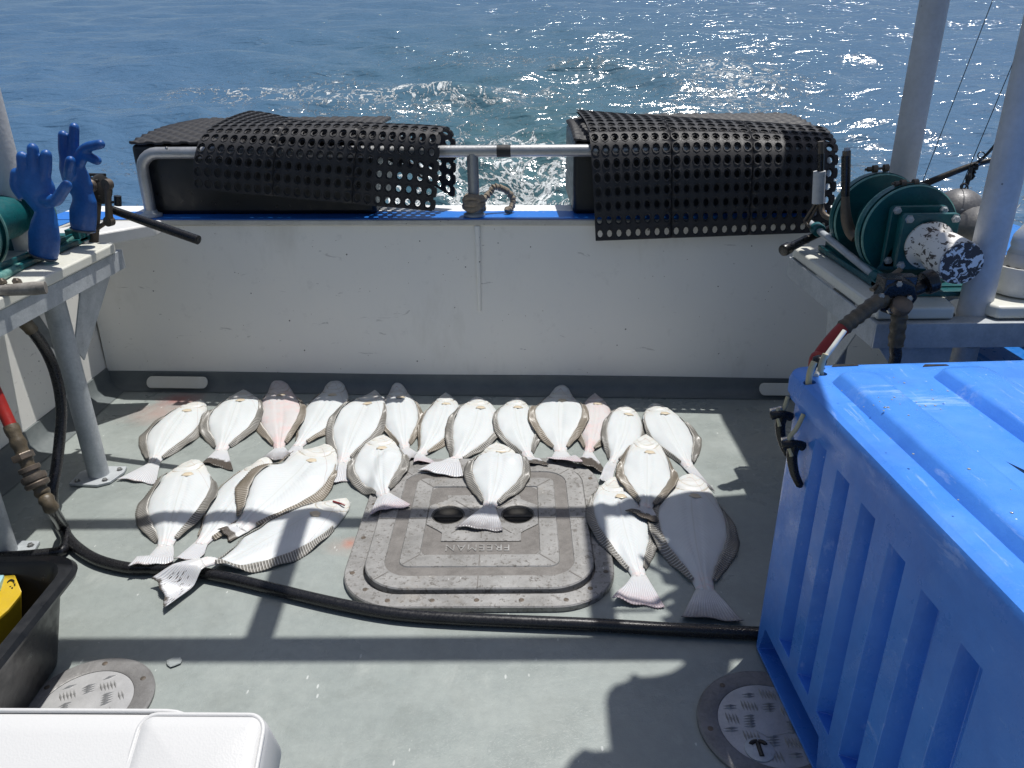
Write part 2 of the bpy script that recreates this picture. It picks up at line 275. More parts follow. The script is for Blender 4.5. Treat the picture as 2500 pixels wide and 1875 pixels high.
# ---------------------------------------------------------------- mesh building
class MB:
    def __init__(s): s.v = []; s.f = []; s.uv = {}; s.mi = []; s.cur = 0
    def add(s, vs, fs, uvs=None):
        o = len(s.v); s.v += [tuple(p) for p in vs]
        for f in fs: s.f.append(tuple(i+o for i in f)); s.mi.append(s.cur)
        if uvs: s.uv.update({i+o: q for i, q in enumerate(uvs)})
        return s
    def box(s, c, d, rz=0, rot=None):
        c = Vector(c); m = rot or Matrix.Rotation(rz, 3, 'Z')
        vs = [c + m @ Vector((x*d[0]/2, y*d[1]/2, z*d[2]/2)) for x in (-1, 1) for y in (-1, 1) for z in (-1, 1)]
        return s.add(vs, [(0, 1, 3, 2), (4, 6, 7, 5), (0, 4, 5, 1), (2, 3, 7, 6), (0, 2, 6, 4), (1, 5, 7, 3)])
    def tube(s, pts, rad, n=16, cap=True, ell=None):
        pts = [Vector(p) for p in pts]; k = len(pts); rads = rad if hasattr(rad, '__len__') else [rad]*k
        t0 = (pts[1]-pts[0]).normalized(); a = Vector((0, 0, 1)) if abs(t0.z) < .9 else Vector((1, 0, 0))
        nrm = t0.cross(a).normalized(); vs = []
        for i, p in enumerate(pts):
            t = (pts[min(i+1, k-1)]-pts[max(i-1, 0)]).normalized(); nrm = (nrm - t*nrm.dot(t)).normalized(); bn = t.cross(nrm)
            for j in range(n):
                an = 2*math.pi*j/n; vs.append(p + (nrm*math.cos(an)*(ell or 1) + bn*math.sin(an))*rads[i])
        fs = [(i*n+j, i*n+(j+1) % n, (i+1)*n+(j+1) % n, (i+1)*n+j) for i in range(k-1) for j in range(n)]
        if cap: fs += [tuple(reversed(range(n))), tuple(range((k-1)*n, k*n))]
        return s.add(vs, fs)
    def lathe(s, prof, origin, axis=(0, 0, 1), n=48, closed=False):
        """prof: (radius, height along the axis); a ring of profile points spun about the axis."""
        ax = Vector(axis).normalized(); a = Vector((0, 0, 1)) if abs(ax.z) < .9 else Vector((1, 0, 0))
        e1 = ax.cross(a).normalized(); e2 = ax.cross(e1); o = Vector(origin); vs = []; k = len(prof)
        for (r, h) in prof:
            for j in range(n):
                an = 2*math.pi*j/n; vs.append(o + ax*h + (e1*math.cos(an)+e2*math.sin(an))*r)
        fs = [(i*n+j, i*n+(j+1) % n, ((i+1) % k)*n+(j+1) % n, ((i+1) % k)*n+j) for i in range(k if closed else k-1) for j in range(n)]
        if not closed: fs += [tuple(reversed(range(n))), tuple(range((k-1)*n, k*n))]
        return s.add(vs, fs)
    def prism(s, poly, z0, z1, tf=lambda p: p):
        n = len(poly); vs = [tf((x, y, z0)) for x, y in poly]+[tf((x, y, z1)) for x, y in poly]
        return s.add(vs, [tuple(reversed(range(n))), tuple(range(n, 2*n))]+[(i, (i+1) % n, n+(i+1) % n, n+i) for i in range(n)])
    def build(s, name, mat, parent=None, smooth=35, bevel=0, seg=2, loc=None, sub=0):
        me = bpy.data.meshes.new(name); me.from_pydata(s.v, [], s.f); me.validate(); me.update()
        for m_ in (mat if isinstance(mat, (list, tuple)) else [mat]): me.materials.append(m_)
        if len(me.polygons) == len(s.mi): me.polygons.foreach_set('material_index', s.mi)
        if s.uv:
            l = me.uv_layers.new(name='UVMap')
            li = np.empty(len(me.loops), int); me.loops.foreach_get('vertex_index', li)
            a = np.zeros((len(s.v), 2)); 
            for i, q in s.uv.items(): a[i] = q
            l.data.foreach_set('uv', a[li].ravel())
        bm_ = bmesh.new(); bm_.from_mesh(me); bmesh.ops.recalc_face_normals(bm_, faces=bm_.faces); bm_.to_mesh(me); bm_.free()
        o = bpy.data.objects.new(name, me); col.objects.link(o)
        if loc is not None:
            o.location = loc; me.transform(Matrix.Translation(-Vector(loc)))
        if parent: 
            o.parent = parent; o.matrix_parent_inverse = parent.matrix_basis.inverted()
        if bevel:
            md = o.modifiers.new('bevel', 'BEVEL'); md.width = bevel; md.segments = seg; md.limit_method = 'ANGLE'; md.angle_limit = R(40); md.harden_normals = False
        if sub:
            md = o.modifiers.new('sub', 'SUBSURF'); md.levels = sub; md.render_levels = sub
        if smooth:
            me.polygons.foreach_set('use_smooth', [True]*len(me.polygons))
            if smooth < 180:
                try: me.set_sharp_from_angle(angle=R(smooth))
                except Exception: pass
        return o
def tag(o, label=None, cat=None, group=None, kind=None):
    for k, v in (('label', label), ('category', cat), ('group', group), ('kind', kind)):
        if v: o[k] = v
    return o
def empty(name, loc, label, cat, group=None):
    o = bpy.data.objects.new(name, None); o.empty_display_size = .1; col.objects.link(o); o.location = loc
    return tag(o, label, cat, group)
def bez(pts, n=8):
    """Catmull-Rom through the points."""
    P = [Vector(p) for p in pts]; P = [P[0]*2-P[1]]+P+[P[-1]*2-P[-2]]; out = []
    for i in range(1, len(P)-2):
        for k in range(n):
            t = k/n; a, b_, c, d = P[i-1:i+3]
            out.append(.5*((2*b_)+(c-a)*t+(2*a-5*b_+4*c-d)*t*t+(3*b_-a-3*c+d)*t**3))
    return out+[P[-2]]
def rrect(hx, hy, r, n=10, cx=0, cy=0):
    out = []
    for (sx, sy, a0) in ((1, 1, 0), (-1, 1, 90), (-1, -1, 180), (1, -1, 270)):
        for k in range(n+1):
            a = R(a0+90*k/n); out.append((cx+sx*(hx-r)+r*math.cos(a), cy+sy*(hy-r)+r*math.sin(a)))
    return out
def loft(mb, rings, capend=True, capstart=True):
    n = len(rings[0]); vs = [p for r_ in rings for p in r_]; k = len(rings)
    fs = [(i*n+j, i*n+(j+1) % n, (i+1)*n+(j+1) % n, (i+1)*n+j) for i in range(k-1) for j in range(n)]
    if capstart: fs.append(tuple(reversed(range(n))))
    if capend: fs.append(tuple(range((k-1)*n, k*n)))
    return mb.add(vs, fs)
def cut(o, mbs):
    """Cut shapes out of a mesh; the cutters are removed again."""
    for mb in mbs:
        c = mb.build('cutter', M['ink'], smooth=0); md = o.modifiers.new('cut', 'BOOLEAN'); md.object = c; md.operation = 'DIFFERENCE'; md.solver = 'EXACT'
        dg = bpy.context.evaluated_depsgraph_get(); me = bpy.data.meshes.new_from_object(o.evaluated_get(dg)); o.modifiers.remove(md)
        old = o.data; o.data = me; bpy.data.objects.remove(c, do_unlink=True)
def text_mesh(txt, size, depth, name, mat, mw, parent=None, bold=0):
    cu = bpy.data.curves.new('t', 'FONT'); cu.body = txt; cu.size = size; cu.extrude = depth; cu.align_x = 'CENTER'; cu.align_y = 'CENTER'; cu.offset = bold; cu.space_character = 1.14
    to = bpy.data.objects.new('t', cu); col.objects.link(to); dg = bpy.context.evaluated_depsgraph_get()
    me = bpy.data.meshes.new_from_object(to.evaluated_get(dg)); bpy.data.objects.remove(to, do_unlink=True); me.transform(mw); me.materials.clear(); me.materials.append(mat)
    o = bpy.data.objects.new(name, me); col.objects.link(o)
    if parent: o.parent = parent; o.matrix_parent_inverse = parent.matrix_basis.inverted()
    return o
def each(name, mat, parent, items, fn, **kw):
    for it in items:
        m_ = MB(); fn(m_, *it); m_.build(name, mat, parent, **kw)
def struct(o): o['kind'] = 'structure'; return o
# ================================================================ SEA
SEA_T = math.tan(R(6.0)); SEA0 = -.42
def sea_z(y): return SEA0 + SEA_T*(y-3.95)
def build_sea():
    NR, NA = 760, 620
    rad = 2.6*np.exp(np.linspace(0, math.log(620/2.6), NR)); az = np.radians(np.linspace(-88, 88, NA))
    rr, aa = np.meshgrid(rad, az, indexing='ij'); X = rr*np.sin(aa); Y = rr*np.cos(aa)
    cell = rr*.0105; h = np.zeros_like(X); r_ = np.random.RandomState(5)
    core = np.exp(-((X-.25)/(.75+.16*(Y-4)))**2)*np.exp(-np.clip(Y-4, 0, None)/9)
    wide = np.exp(-np.abs((X-.4)/(1.6+.34*(Y-4)))**3)*np.exp(-np.clip(Y-4, 0, None)/26)
    for k in range(120):
        lam = .20*(38 ** (k/119.)); th = r_.normal(.12, .42); kx, ky = math.sin(th)*2*math.pi/lam, math.cos(th)*2*math.pi/lam
        ph = r_.uniform(0, 6.28); amp = .0075*lam**.86*(1.15 if lam < 1.4 else .8)*(1.45 if lam < .9 else 1.15)
        fade = np.clip((lam/cell-2.2)/3, 0, 1)
        h += amp*fade*(np.exp(np.sin(kx*X+ky*Y+ph)*.75)-1.15)*(1+1.2*core)
    for k in range(60):      # churned water straight behind the stern, all directions
        lam = r_.uniform(.12, 1.1); th = r_.uniform(0, 6.28); kx, ky = math.sin(th)*2*math.pi/lam, math.cos(th)*2*math.pi/lam
        fade = np.clip((lam/cell-2.2)/3, 0, 1)
        h += .016*lam**.8*fade*np.sin(kx*X+ky*Y+r_.uniform(0, 6.28))*(core*.8+wide*.12)
    mound = .10*np.exp(-((X-.25)/.6)**2-((Y-5.2)/.6)**2)
    Z = SEA0 + SEA_T*(Y-3.95) + h + mound
    hull = (X > -2.44) & (X < 2.10) & (Y < 3.90); Z = np.where(hull, np.minimum(Z, SEA0-.55), Z)
    V = np.stack([X, Y, Z], -1).reshape(-1, 3)
    i = np.arange(NR-1)[:, None]*NA+np.arange(NA-1)[None, :]; F = np.stack([i, i+NA, i+NA+1, i+1], -1).reshape(-1, 4)
    me = bpy.data.meshes.new('sea'); me.vertices.add(len(V)); me.vertices.foreach_set('co', V.ravel().astype(np.float32))
    me.loops.add(F.size); me.loops.foreach_set('vertex_index', F.ravel().astype(np.int32)); me.polygons.add(len(F))
    me.polygons.foreach_set('loop_start', (np.arange(len(F))*4).astype(np.int32)); me.polygons.foreach_set('use_smooth', np.ones(len(F), bool)); me.update(); me.validate()
    # foam density and churn as attributes
    g = lambda cx, cy, sx, sy, k: k*np.exp(-((X-cx)/sx)**2-((Y-cy)/sy)**2)
    foam = g(.35, 5.5, .85, .8, 1.15)+g(-.35, 5.9, .7, .6, .8)+g(.4, 6.4, .6, .7, .5)+g(.35, 7.2, 1.1, 1.3, .34)+g(-1.6, 8.6, 1.6, 1.2, .36)+g(-2.9, 11.2, 2.4, 1.8, .34)+g(1.0, 9.5, 1.6, 1.4, .30)+g(1.3, 7.4, .9, .9, .34)
    foam += g(3.4, 12.0, 1.2, 3.2, .25)+g(4.6, 18, 1.5, 3.4, .27)+g(-5.5, 17, 2.5, 2.0, .2)+g(-1.5, 15.5, 3.4, 1.6, .26)+g(-4.0, 7.4, 1.6, .9, .22)+g(2.6, 8.2, 1.4, .9, .26)+g(0, 21, 4, 2.4, .16)+g(4.6, 8.2, 1.4, .9, .22)
    crest = np.clip((h-np.median(h))/(np.abs(h).mean()*2.2)-.55, 0, 1.2); foam = foam*1.0 + .24*np.minimum(crest, .8)*wide*(.35+.65*np.clip(np.sin(X*.9+Y*.4)+np.sin(Y*.7-X*.5+1.0), 0, 1)) 
    at_ = me.attributes.new('foam', 'FLOAT', 'POINT'); at_.data.foreach_set('value', foam.ravel().astype(np.float32))
    at2 = me.attributes.new('churn', 'FLOAT', 'POINT'); at2.data.foreach_set('value', np.clip(core*1.0+wide*.75, 0, 1).ravel().astype(np.float32))
    b = NB('sea_water'); fa = b.n('ShaderNodeAttribute', attribute_name='foam').outputs['Fac']; ca = b.n('ShaderNodeAttribute', attribute_name='churn').outputs['Fac']
    n1 = b.noise(2.6, 9, .68, src=b.mapped((1, .62, 1)), dist=.9); n2 = b.noise(11, 6, .7, dist=.4); n3 = b.noise(34, 4, .7)
    lace = b.math('ABSOLUTE', b.math('SUBTRACT', n1, .5))          # thin curling strands
    strands = b.ramp(lace, [(0, 1), (.05, .55), (.13, 0)])
    d = b.math('ADD', b.math('MULTIPLY', strands, .75), b.math('MULTIPLY', n2, .75)); d = b.math('ADD', d, b.math('MULTIPLY', n3, .35))
    f = b.math('ADD', b.math('MULTIPLY', fa, 1.0), b.math('SUBTRACT', d, 1.40))
    f = b.ramp(f, [(.0, 0), (.07, .75), (.3, 1)]); f = b.math('MULTIPLY', f, b.math('GREATER_THAN', fa, .03))
    base = b.mix(ca, (.060, .130, .225), (.050, .120, .140))
    milky = b.ramp(b.math('ADD', fa, b.math('MULTIPLY', b.math('SUBTRACT', n1, .5), .6)), [(.35, 0), (.9, .55)])
    base = b.mix(milky, base, (.30, .46, .43)); base = b.mix(f, base, (.86, .90, .90))
    b.set(Base_Color=base, Roughness=b.mix(f, (.115, .115, .115), (.6, .6, .6)), IOR=1.6)
    s1 = b.noise(3.6, 1.5, .4, src=b.mapped((.42, 1.2, 1)), dist=.6); s2 = b.noise(9, 3, .5, src=b.mapped((.6, 1.1, 1)), dist=.5)
    hh = b.math('ADD', b.math('MULTIPLY', s1, 1.0), b.math('MULTIPLY', s2, .34)); hh = b.math('ADD', hh, b.math('MULTIPLY', f, .35))
    b.bump(hh, 1, .085)
    me.materials.append(b.m); o = bpy.data.objects.new('sea', me); col.objects.link(o); return struct(o)
build_sea()

# ================================================================ BOAT HULL (setting)
XL, XR, CAPZ = -2.17, 1.83, .87
def quad_uv(mb, vs, uvs): mb.add(vs, [tuple(range(len(vs)))], uvs)
m = MB(); N = 2
m.add([(XL-.3, -3, 0), (XR+.3, -3, 0), (XR+.3, 4.0, 0), (XL-.3, 4.0, 0), (XL-.3, -3, -.06), (XR+.3, -3, -.06), (XR+.3, 4.0, -.06), (XL-.3, 4.0, -.06)], [(0, 1, 2, 3), (7, 6, 5, 4), (0, 4, 5, 1), (1, 5, 6, 2), (2, 6, 7, 3), (3, 7, 4, 0)])
struct(m.build('deck', M['deck'], smooth=0))
# coving between deck and bulwarks: a grey coved strip
m = MB()
def cove(p0, p1, nrm, h=.085, d=.075):
    nrm = Vector(nrm); p0 = Vector(p0); p1 = Vector(p1); prof = [(d, .003), (d*.45, .012), (d*.16, .04), (.004, h), (-.02, h+.002)]
    vs = [p+nrm*a+Vector((0, 0, z)) for p in (p0, p1) for a, z in prof]; k = len(prof)
    m.add(vs, [(i, i+1, k+i+1, k+i) for i in range(k-1)])
cove((XL, -3, 0), (XL, ty(XL), 0), (1, 0, 0), .10, .11); cove((XL, ty(XL), 0), (XR, ty(XR), 0), (-.05, -1, 0)); cove((XR, ty(XR), 0), (XR, -3, 0), (-1, 0, 0))
struct(m.build('deck_coving', M['cove'], smooth=60))
# transom bulwark
tb = empty('transom_bulwark', (-.17, 3.8, 0), 'white painted transom bulwark with blue chipped cap behind the row of fish', 'bulwark')
def tslab(x0, x1, ya, yb, z0, z1):
    return [(x0, ty(x0)+ya, z0), (x1, ty(x1)+ya, z0), (x1, ty(x1)+yb, z0), (x0, ty(x0)+yb, z0), (x0, ty(x0)+ya, z1), (x1, ty(x1)+ya, z1), (x1, ty(x1)+yb, z1), (x0, ty(x0)+yb, z1)]
BF = [(3, 2, 1, 0), (4, 5, 6, 7), (0, 1, 5, 4), (1, 2, 6, 5), (2, 3, 7, 6), (3, 0, 4, 7)]
m = MB()
NX = 40
for i in range(NX+1):
    x = XL + (XR-XL)*i/NX
    for z in (-.05, .1, .3, .5, .7, CAPZ-.03):
        m.v.append((x, ty(x)+.0+.004*math.sin(x*3+z*4)+.03*(z/.87), z))
for i in range(NX):
    for j in range(5): m.f.append((i*6+j, (i+1)*6+j, (i+1)*6+j+1, i*6+j+1)); m.mi.append(0)
m.add(tslab(XL-.2, XR+.2, .28, .33, -1.5, CAPZ-.03), BF)
m.build('bulwark_wall', M['wall'], tb, smooth=60)
m = MB(); m.add(tslab(XL-.15, XR+.15, .012, .37, CAPZ-.028, CAPZ-.001), BF); m.build('cap_edge', M['trim'], tb, bevel=.006)
m = MB(); vs = tslab(XL-.15, XR+.15, .02, .365, CAPZ, CAPZ+.003)
m.add(vs, BF, [(0, 0), (10, 0), (10, 1), (0, 1)]*2); m.build('blue_cap_paint', M['cap'], tb, smooth=0)
# stiffener rib and its run of old caulk
xr = -.205
m = MB(); y0 = ty(xr)
m.add([(xr-.008, y0+.008, .42), (xr+.008, y0+.008, .42), (xr+.012, y0+.04, .42), (xr-.012, y0+.04, .42), (xr-.013, y0+.012, .842), (xr+.013, y0+.012, .842), (xr+.018, y0+.04, .842), (xr-.018, y0+.04, .842)], BF)
m.build('rib', M['wall'], tb, bevel=.006)
for (px, pw) in ((433, 150), (1950, 216)):
    a = at(px-pw/2, 935, .045); c_ = at(px+pw/2, 935, .045); xa, xb = a.x, c_.x; m = MB()
    poly = rrect((xb-xa)/2, .026, .025, 6, (xa+xb)/2, .043)
    m.prism(poly, 0, .012, lambda p: (p[0], ty(p[0])-.062-(p[2])+.55*(p[1]-.02), p[1]+.006)); m.build('scupper_cover', M['hdpe'], tb, bevel=.003)
# side bulwarks
for (nm, x, s, lab) in (('port_bulwark', XL, -1, 'white side bulwark behind the left winch table'), ('starboard_bulwark', XR, 1, 'white side bulwark behind the right winch table')):
    e = empty('side_bulwark', (x, 1, 0), lab, 'bulwark'); m = MB()
    m.add([(x, -3, -.05), (x, ty(x)+.05, -.05), (x+s*.03, ty(x)+.05, CAPZ-.03), (x+s*.03, -3, CAPZ-.03)], [(0, 1, 2, 3)]); m.box((x+s*.30, .4, -.3), (.04, 7.2, 2.27)); m.build('bulwark_wall', M['wall'], e)
    m = MB(); m.box((x+s*.155, .36, CAPZ-.014), (.36, 6.7, .026)); m.build('cap_edge', M['trim'], e, bevel=.006)
    m = MB(); m.box((x+s*.155, .36, CAPZ+.0015), (.34, 6.69, .003)); m.build('blue_cap_paint', M['bluepaint'], e, smooth=0)
# white knee at the left aft corner
m = MB(); m.prism([(-2.02, 3.62), (-1.70, 3.64), (-1.70, 3.55), (-1.86, 3.36), (-2.16, 3.1), (-2.2, 3.3)], CAPZ-.05, CAPZ+.012)
tag(m.build('corner_knee', M['white'], bevel=.01), 'white painted corner knee between the left side and the transom cap', 'corner knee')

# stern rail
rl = empty('stern_rail', (-.215, 3.68, CAPZ), 'bare aluminium tube rail on the transom cap with black tape on it', 'rail')
def ry(x): return ty(x)+.085
zr = 1.172
m = MB(); xl = aty(352, 420, 3.77).x
pts = [(xl-.005, ry(xl), CAPZ), (xl-.005, ry(xl), 1.06)]+[(xl-.005+.085*(1-math.cos(a)), ry(xl), 1.087+.085*math.sin(a)) for a in [R(k) for k in range(15, 91, 15)]]
pts += [(x, ry(x), zr) for x in (-1.4, -1.0, -.5, 0, .3, .7, 1.1, 1.3)]; xe = 1.3
pts += [(xe+.085*math.sin(a), ry(xe), 1.087+.085*math.cos(a)) for a in [R(k) for k in range(15, 91, 15)]]+[(xe+.085, ry(xe), CAPZ)]
m.tube(pts, .0275, 20); m.build('top_tube', M['alu'], rl, smooth=50)
px_ = aty(1155, 450, 3.66).x
m = MB(); m.tube([(px_, ry(px_), CAPZ), (px_, ry(px_), zr-.01)], .027, 20); m.build('stanchion', M['alu'], rl, smooth=50)
each('base_flange', M['galv'], rl, [(px_,), (xl-.005,), (xe+.085,)], lambda m, x: m.lathe([(.052, 0), (.052, .01), (.034, .018), (.03, .03)], (x, ry(x), CAPZ+.005), n=28), smooth=30)
xt = aty(1230, 372, 3.66).x; m = MB(); m.tube([(xt-.032, ry(xt-.03), zr), (xt+.032, ry(xt+.03), zr)], .0285, 24); m.build('black_tape', M['rubber'], rl, smooth=50)
m = MB(); q = aty(400, 364, 3.7); m.lathe([(.007, 0), (.007, .004), (.003, .007)], (q.x, ry(q.x)-.028, q.z), (0, -1, .3), 12); m.build('screw_head', M['stain'], rl)
# rope lashed round the foot of the stanchion
m = MB(); o_ = Vector((px_, ry(px_), CAPZ))
pts = []
for k in range(70):
    a = k*.36; pts.append(o_+Vector((math.cos(a)*(.042+.004*math.sin(k)), math.sin(a)*(.042+.004*math.cos(k*1.7)), .035+.0009*k+.006*math.sin(k*.9))))
m.tube(pts, .0155, 8)
pts = bez([o_+Vector(p) for p in ((.03, .02, .06), (.07, .06, .10), (.10, .08, .125), (.15, .09, .11), (.185, .09, .06), (.17, .06, .025), (.155, .03, .02))], 8)
m.tube([p+Vector((0, 0, .004*math.sin(i*1.9))) for i, p in enumerate(pts)], [.014+.004*math.sin(i*2.3) for i in range(len(pts))], 8)
tag(m.build('rope', M['rope'], smooth=60), 'frayed tan rope knotted round the foot of the middle rail post', 'rope')

# ---------------------------------------------------------------- black boxes on the cap
def deck_box(x0, x1, lab, lean):
    """Box with rounded lid standing on the transom cap; lid carries a ribbed rubber sheet."""
    e = empty('storage_box', ((x0+x1)/2, ty(x0)+.35, CAPZ), lab, 'box', 'black boxes on the transom'); m = MB()
    yb = [ty(x)+.13 for x in (x0, x1)]
    prof = [(0, CAPZ+.004), (0, 1.205), (.64, 1.235), (.64, CAPZ+.004)]
    vs = [(x, y+a, z) for x, y in ((x0, yb[0]), (x1, yb[1])) for a, z in prof]; m.add(vs, [(0, 1, 2, 3), (7, 6, 5, 4)]+[(i, (i+1) % 4, 4+(i+1) % 4, 4+i) for i in range(4)])
    m.build('box_body', M['boxblk'], e, bevel=.02, seg=3)
    m = MB(); nx, ny = int((x1-x0)/.014), 36
    def top(x, t):
        y = ty(x)+.127+t*.66; z = 1.212+.055*math.sin(min(1, t*1.25)*math.pi*.5)+.004
        dl = max(0, (x0+.16-x))/.16; return y, z-.03*dl*dl*t
    for j in range(ny+1):
        for i in range(nx+1):
            x = x0+(x1-x0)*i/nx; y, z = top(x, j/ny); m.v.append((x, y, z+(.008 if ((j//2) + (i//3)) % 2 == 0 and j % 2 == 0 else 0)))
    for j in range(ny):
        for i in range(nx): a = j*(nx+1)+i; m.f.append((a, a+1, a+nx+2, a+nx+1)); m.mi.append(0)
    o = m.build('lid_mat', M['rubber'], e, smooth=20); md = o.modifiers.new('th', 'SOLIDIFY'); md.thickness = .012; md.offset = -1
deck_box(-1.865, -.70, 'black storage box on the left of the transom cap, half under a perforated mat', 1)
deck_box(.25, 1.40, 'black storage box on the right of the transom cap, mostly hidden by a perforated mat', 0)

# ---------------------------------------------------------------- perforated rubber mats
def perf_mat(profL, profR, ncol, nrow, lab, edge_wob=.0, pw=0):
    """A sheet of real holes bent along two side profiles (each a list of points front-bottom to back)."""
    def resample(P):
        P = bez(P, 10); L = [0]
        for a, b_ in zip(P, P[1:]): L.append(L[-1]+(b_-a).length)
        def f(t):
            s_ = t*L[-1]
            for i in range(len(L)-1):
                if s_ <= L[i+1] or i == len(L)-2:
                    k = (s_-L[i])/(L[i+1]-L[i]); return P[i].lerp(P[i+1], k)
        return f
    fl, fr = resample(profL), resample(profR); tab = [(fl(j/200), fr(j/200)) for j in range(201)]
    def S_(u, v):
        q = min(max(v, 0), 1)*200; i = min(int(q), 199); k = q-i
        a = tab[i][0].lerp(tab[i+1][0], k); c_ = tab[i][1].lerp(tab[i+1][1], k); p = a.lerp(c_, u)
        if pw: p2 = a.lerp(c_, u**(1+pw*max(0, v-.45))); p = Vector((p.x, p2.y, p2.z))
        p.z += .012*math.sin(u*math.pi)*math.sin(v*math.pi)*1.0+.003*math.sin(u*23)*edge_wob; return p
    def Nn(u, v):
        e = .004; du = S_(min(u+e, 1), v)-S_(max(u-e, 0), v); dv = S_(u, min(v+e, 1))-S_(u, max(v-e, 0)); n_ = du.cross(dv).normalized(); return n_
    m = MB(); cache = {}
    seamc = [ncol/3, 2*ncol/3]; seamr = [nrow/2]
    def pt(a, b_, h):
        k = (round(a*8), round(b_*8), round(h*1e4))
        if k in cache and abs(a*8-round(a*8)) < 1e-6 and abs(b_*8-round(b_*8)) < 1e-6: return cache[k]
        u, v = a/ncol, b_/nrow; p = S_(u, v)+Nn(u, v)*h; m.v.append(tuple(p)); cache[k] = len(m.v)-1; return len(m.v)-1
    T = .0125
    for i in range(ncol):
        for j in range(nrow):
            ca, cb = i+.5, j+.5
            oc = [(1, 0), (1, 1), (0, 1), (-1, 1), (-1, 0), (-1, -1), (0, -1), (1, -1)]
            so_, si_, sb = [], [], []
            lo = lambda a, b_: T-.0105 if any(abs(a-s_) < .01 for s_ in seamc) or any(abs(b_-s_) < .01 for s_ in seamr) else T-.002
            O = [pt(ca+x*.5, cb+y*.5, lo(ca+x*.5, cb+y*.5)) for x, y in oc]
            ring = [(math.cos(k*math.pi/4), math.sin(k*math.pi/4)) for k in range(8)]
            def rg(r, h):
                out = []
                for x, y in ring: u, v = (ca+x*r)/ncol, (cb+y*r)/nrow; m.v.append(tuple(S_(u, v)+Nn(u, v)*h)); out.append(len(m.v)-1)
                return out
            A = rg(.455, T-.002); B_ = rg(.44, T); C_ = rg(.385, T); D_ = rg(.37, T-.003); E_ = rg(.365, T*.4); F_ = rg(.27, T*.32); G_ = rg(.27, 0)
            O2 = [pt(ca+x*.5, cb+y*.5, 0) for x, y in oc]
            for P, Q in ((O, A), (A, B_), (B_, C_), (C_, D_), (D_, E_), (E_, F_), (F_, G_), (G_, O2)):
                for k in range(8): k2 = (k+1) % 8; m.f.append((P[k], P[k2], Q[k2], Q[k])); m.mi.append(0)
    # scalloped interlocking lugs on the right hand edge
    for j in range(nrow):
        u, v = 1.0, (j+.5)/nrow; p = S_(u, v); t = (S_(1, v)-S_(.97, v)).normalized(); n_ = Nn(u, v); w_ = (S_(1, min(1, v+.5/nrow))-S_(1, max(0, v-.5/nrow))); 
        vs = []
        for h in (.001, T-.003):
            for (a, b_) in ((-.2, -.40), (.28, -.40), (.45, -.22), (.45, .22), (.28, .40), (-.2, .40)): vs.append(p+t*a*.03+w_*b_+n_*h)
        m.add(vs, [(5, 4, 3, 2, 1, 0), (6, 7, 8, 9, 10, 11)]+[(k, (k+1) % 6, 6+(k+1) % 6, 6+k) for k in range(6)])
    # outer rim
    return tag(m.build('rubber_mat', M['rubber'], smooth=50), lab, 'mat', 'perforated rubber mats hung over the stern rail')
xa = .31
perf_mat([(.348, ty(.34)-.035, .782), (.335, ty(.33)-.01, .98), (.325, ty(.32)+.03, 1.13), (.318, ty(.32)+.09, 1.225), (.31, ty(.3)+.25, 1.275), (.295, ty(.3)+.50, 1.298), (.29, ty(.3)+.66, 1.30)],
         [(1.385, ty(1.35)-.045, .825), (1.385, ty(1.35)-.04, .98), (1.39, ty(1.35)-.01, 1.11), (1.40, ty(1.35)+.06, 1.19), (1.42, ty(1.35)+.25, 1.235), (1.455, ty(1.4)+.46, 1.225), (1.47, ty(1.4)+.62, 1.20)],
         24, 17, 'long black perforated rubber mat over the right half of the stern rail')
perf_mat([(-1.53, ty(-1.5)+.0, 1.02), (-1.515, ty(-1.5)+.01, 1.13), (-1.49, ty(-1.5)+.05, 1.22), (-1.47, ty(-1.5)+.15, 1.268), (-1.45, ty(-1.5)+.40, 1.30), (-1.43, ty(-1.5)+.62, 1.312)],
         [(-.41, ty(-.4)-.015, .918), (-.385, ty(-.4)-.015, 1.08), (-.372, ty(-.4)+.0, 1.21), (-.365, ty(-.4)+.06, 1.262), (-.345, ty(-.4)+.17, 1.262), (-.325, ty(-.4)+.25, 1.20), (-.33, ty(-.4)+.27, 1.06), (-.34, ty(-.4)+.27, .93)],
         24, 15, 'shorter black perforated rubber mat over the left half of the stern rail', .3, .9)

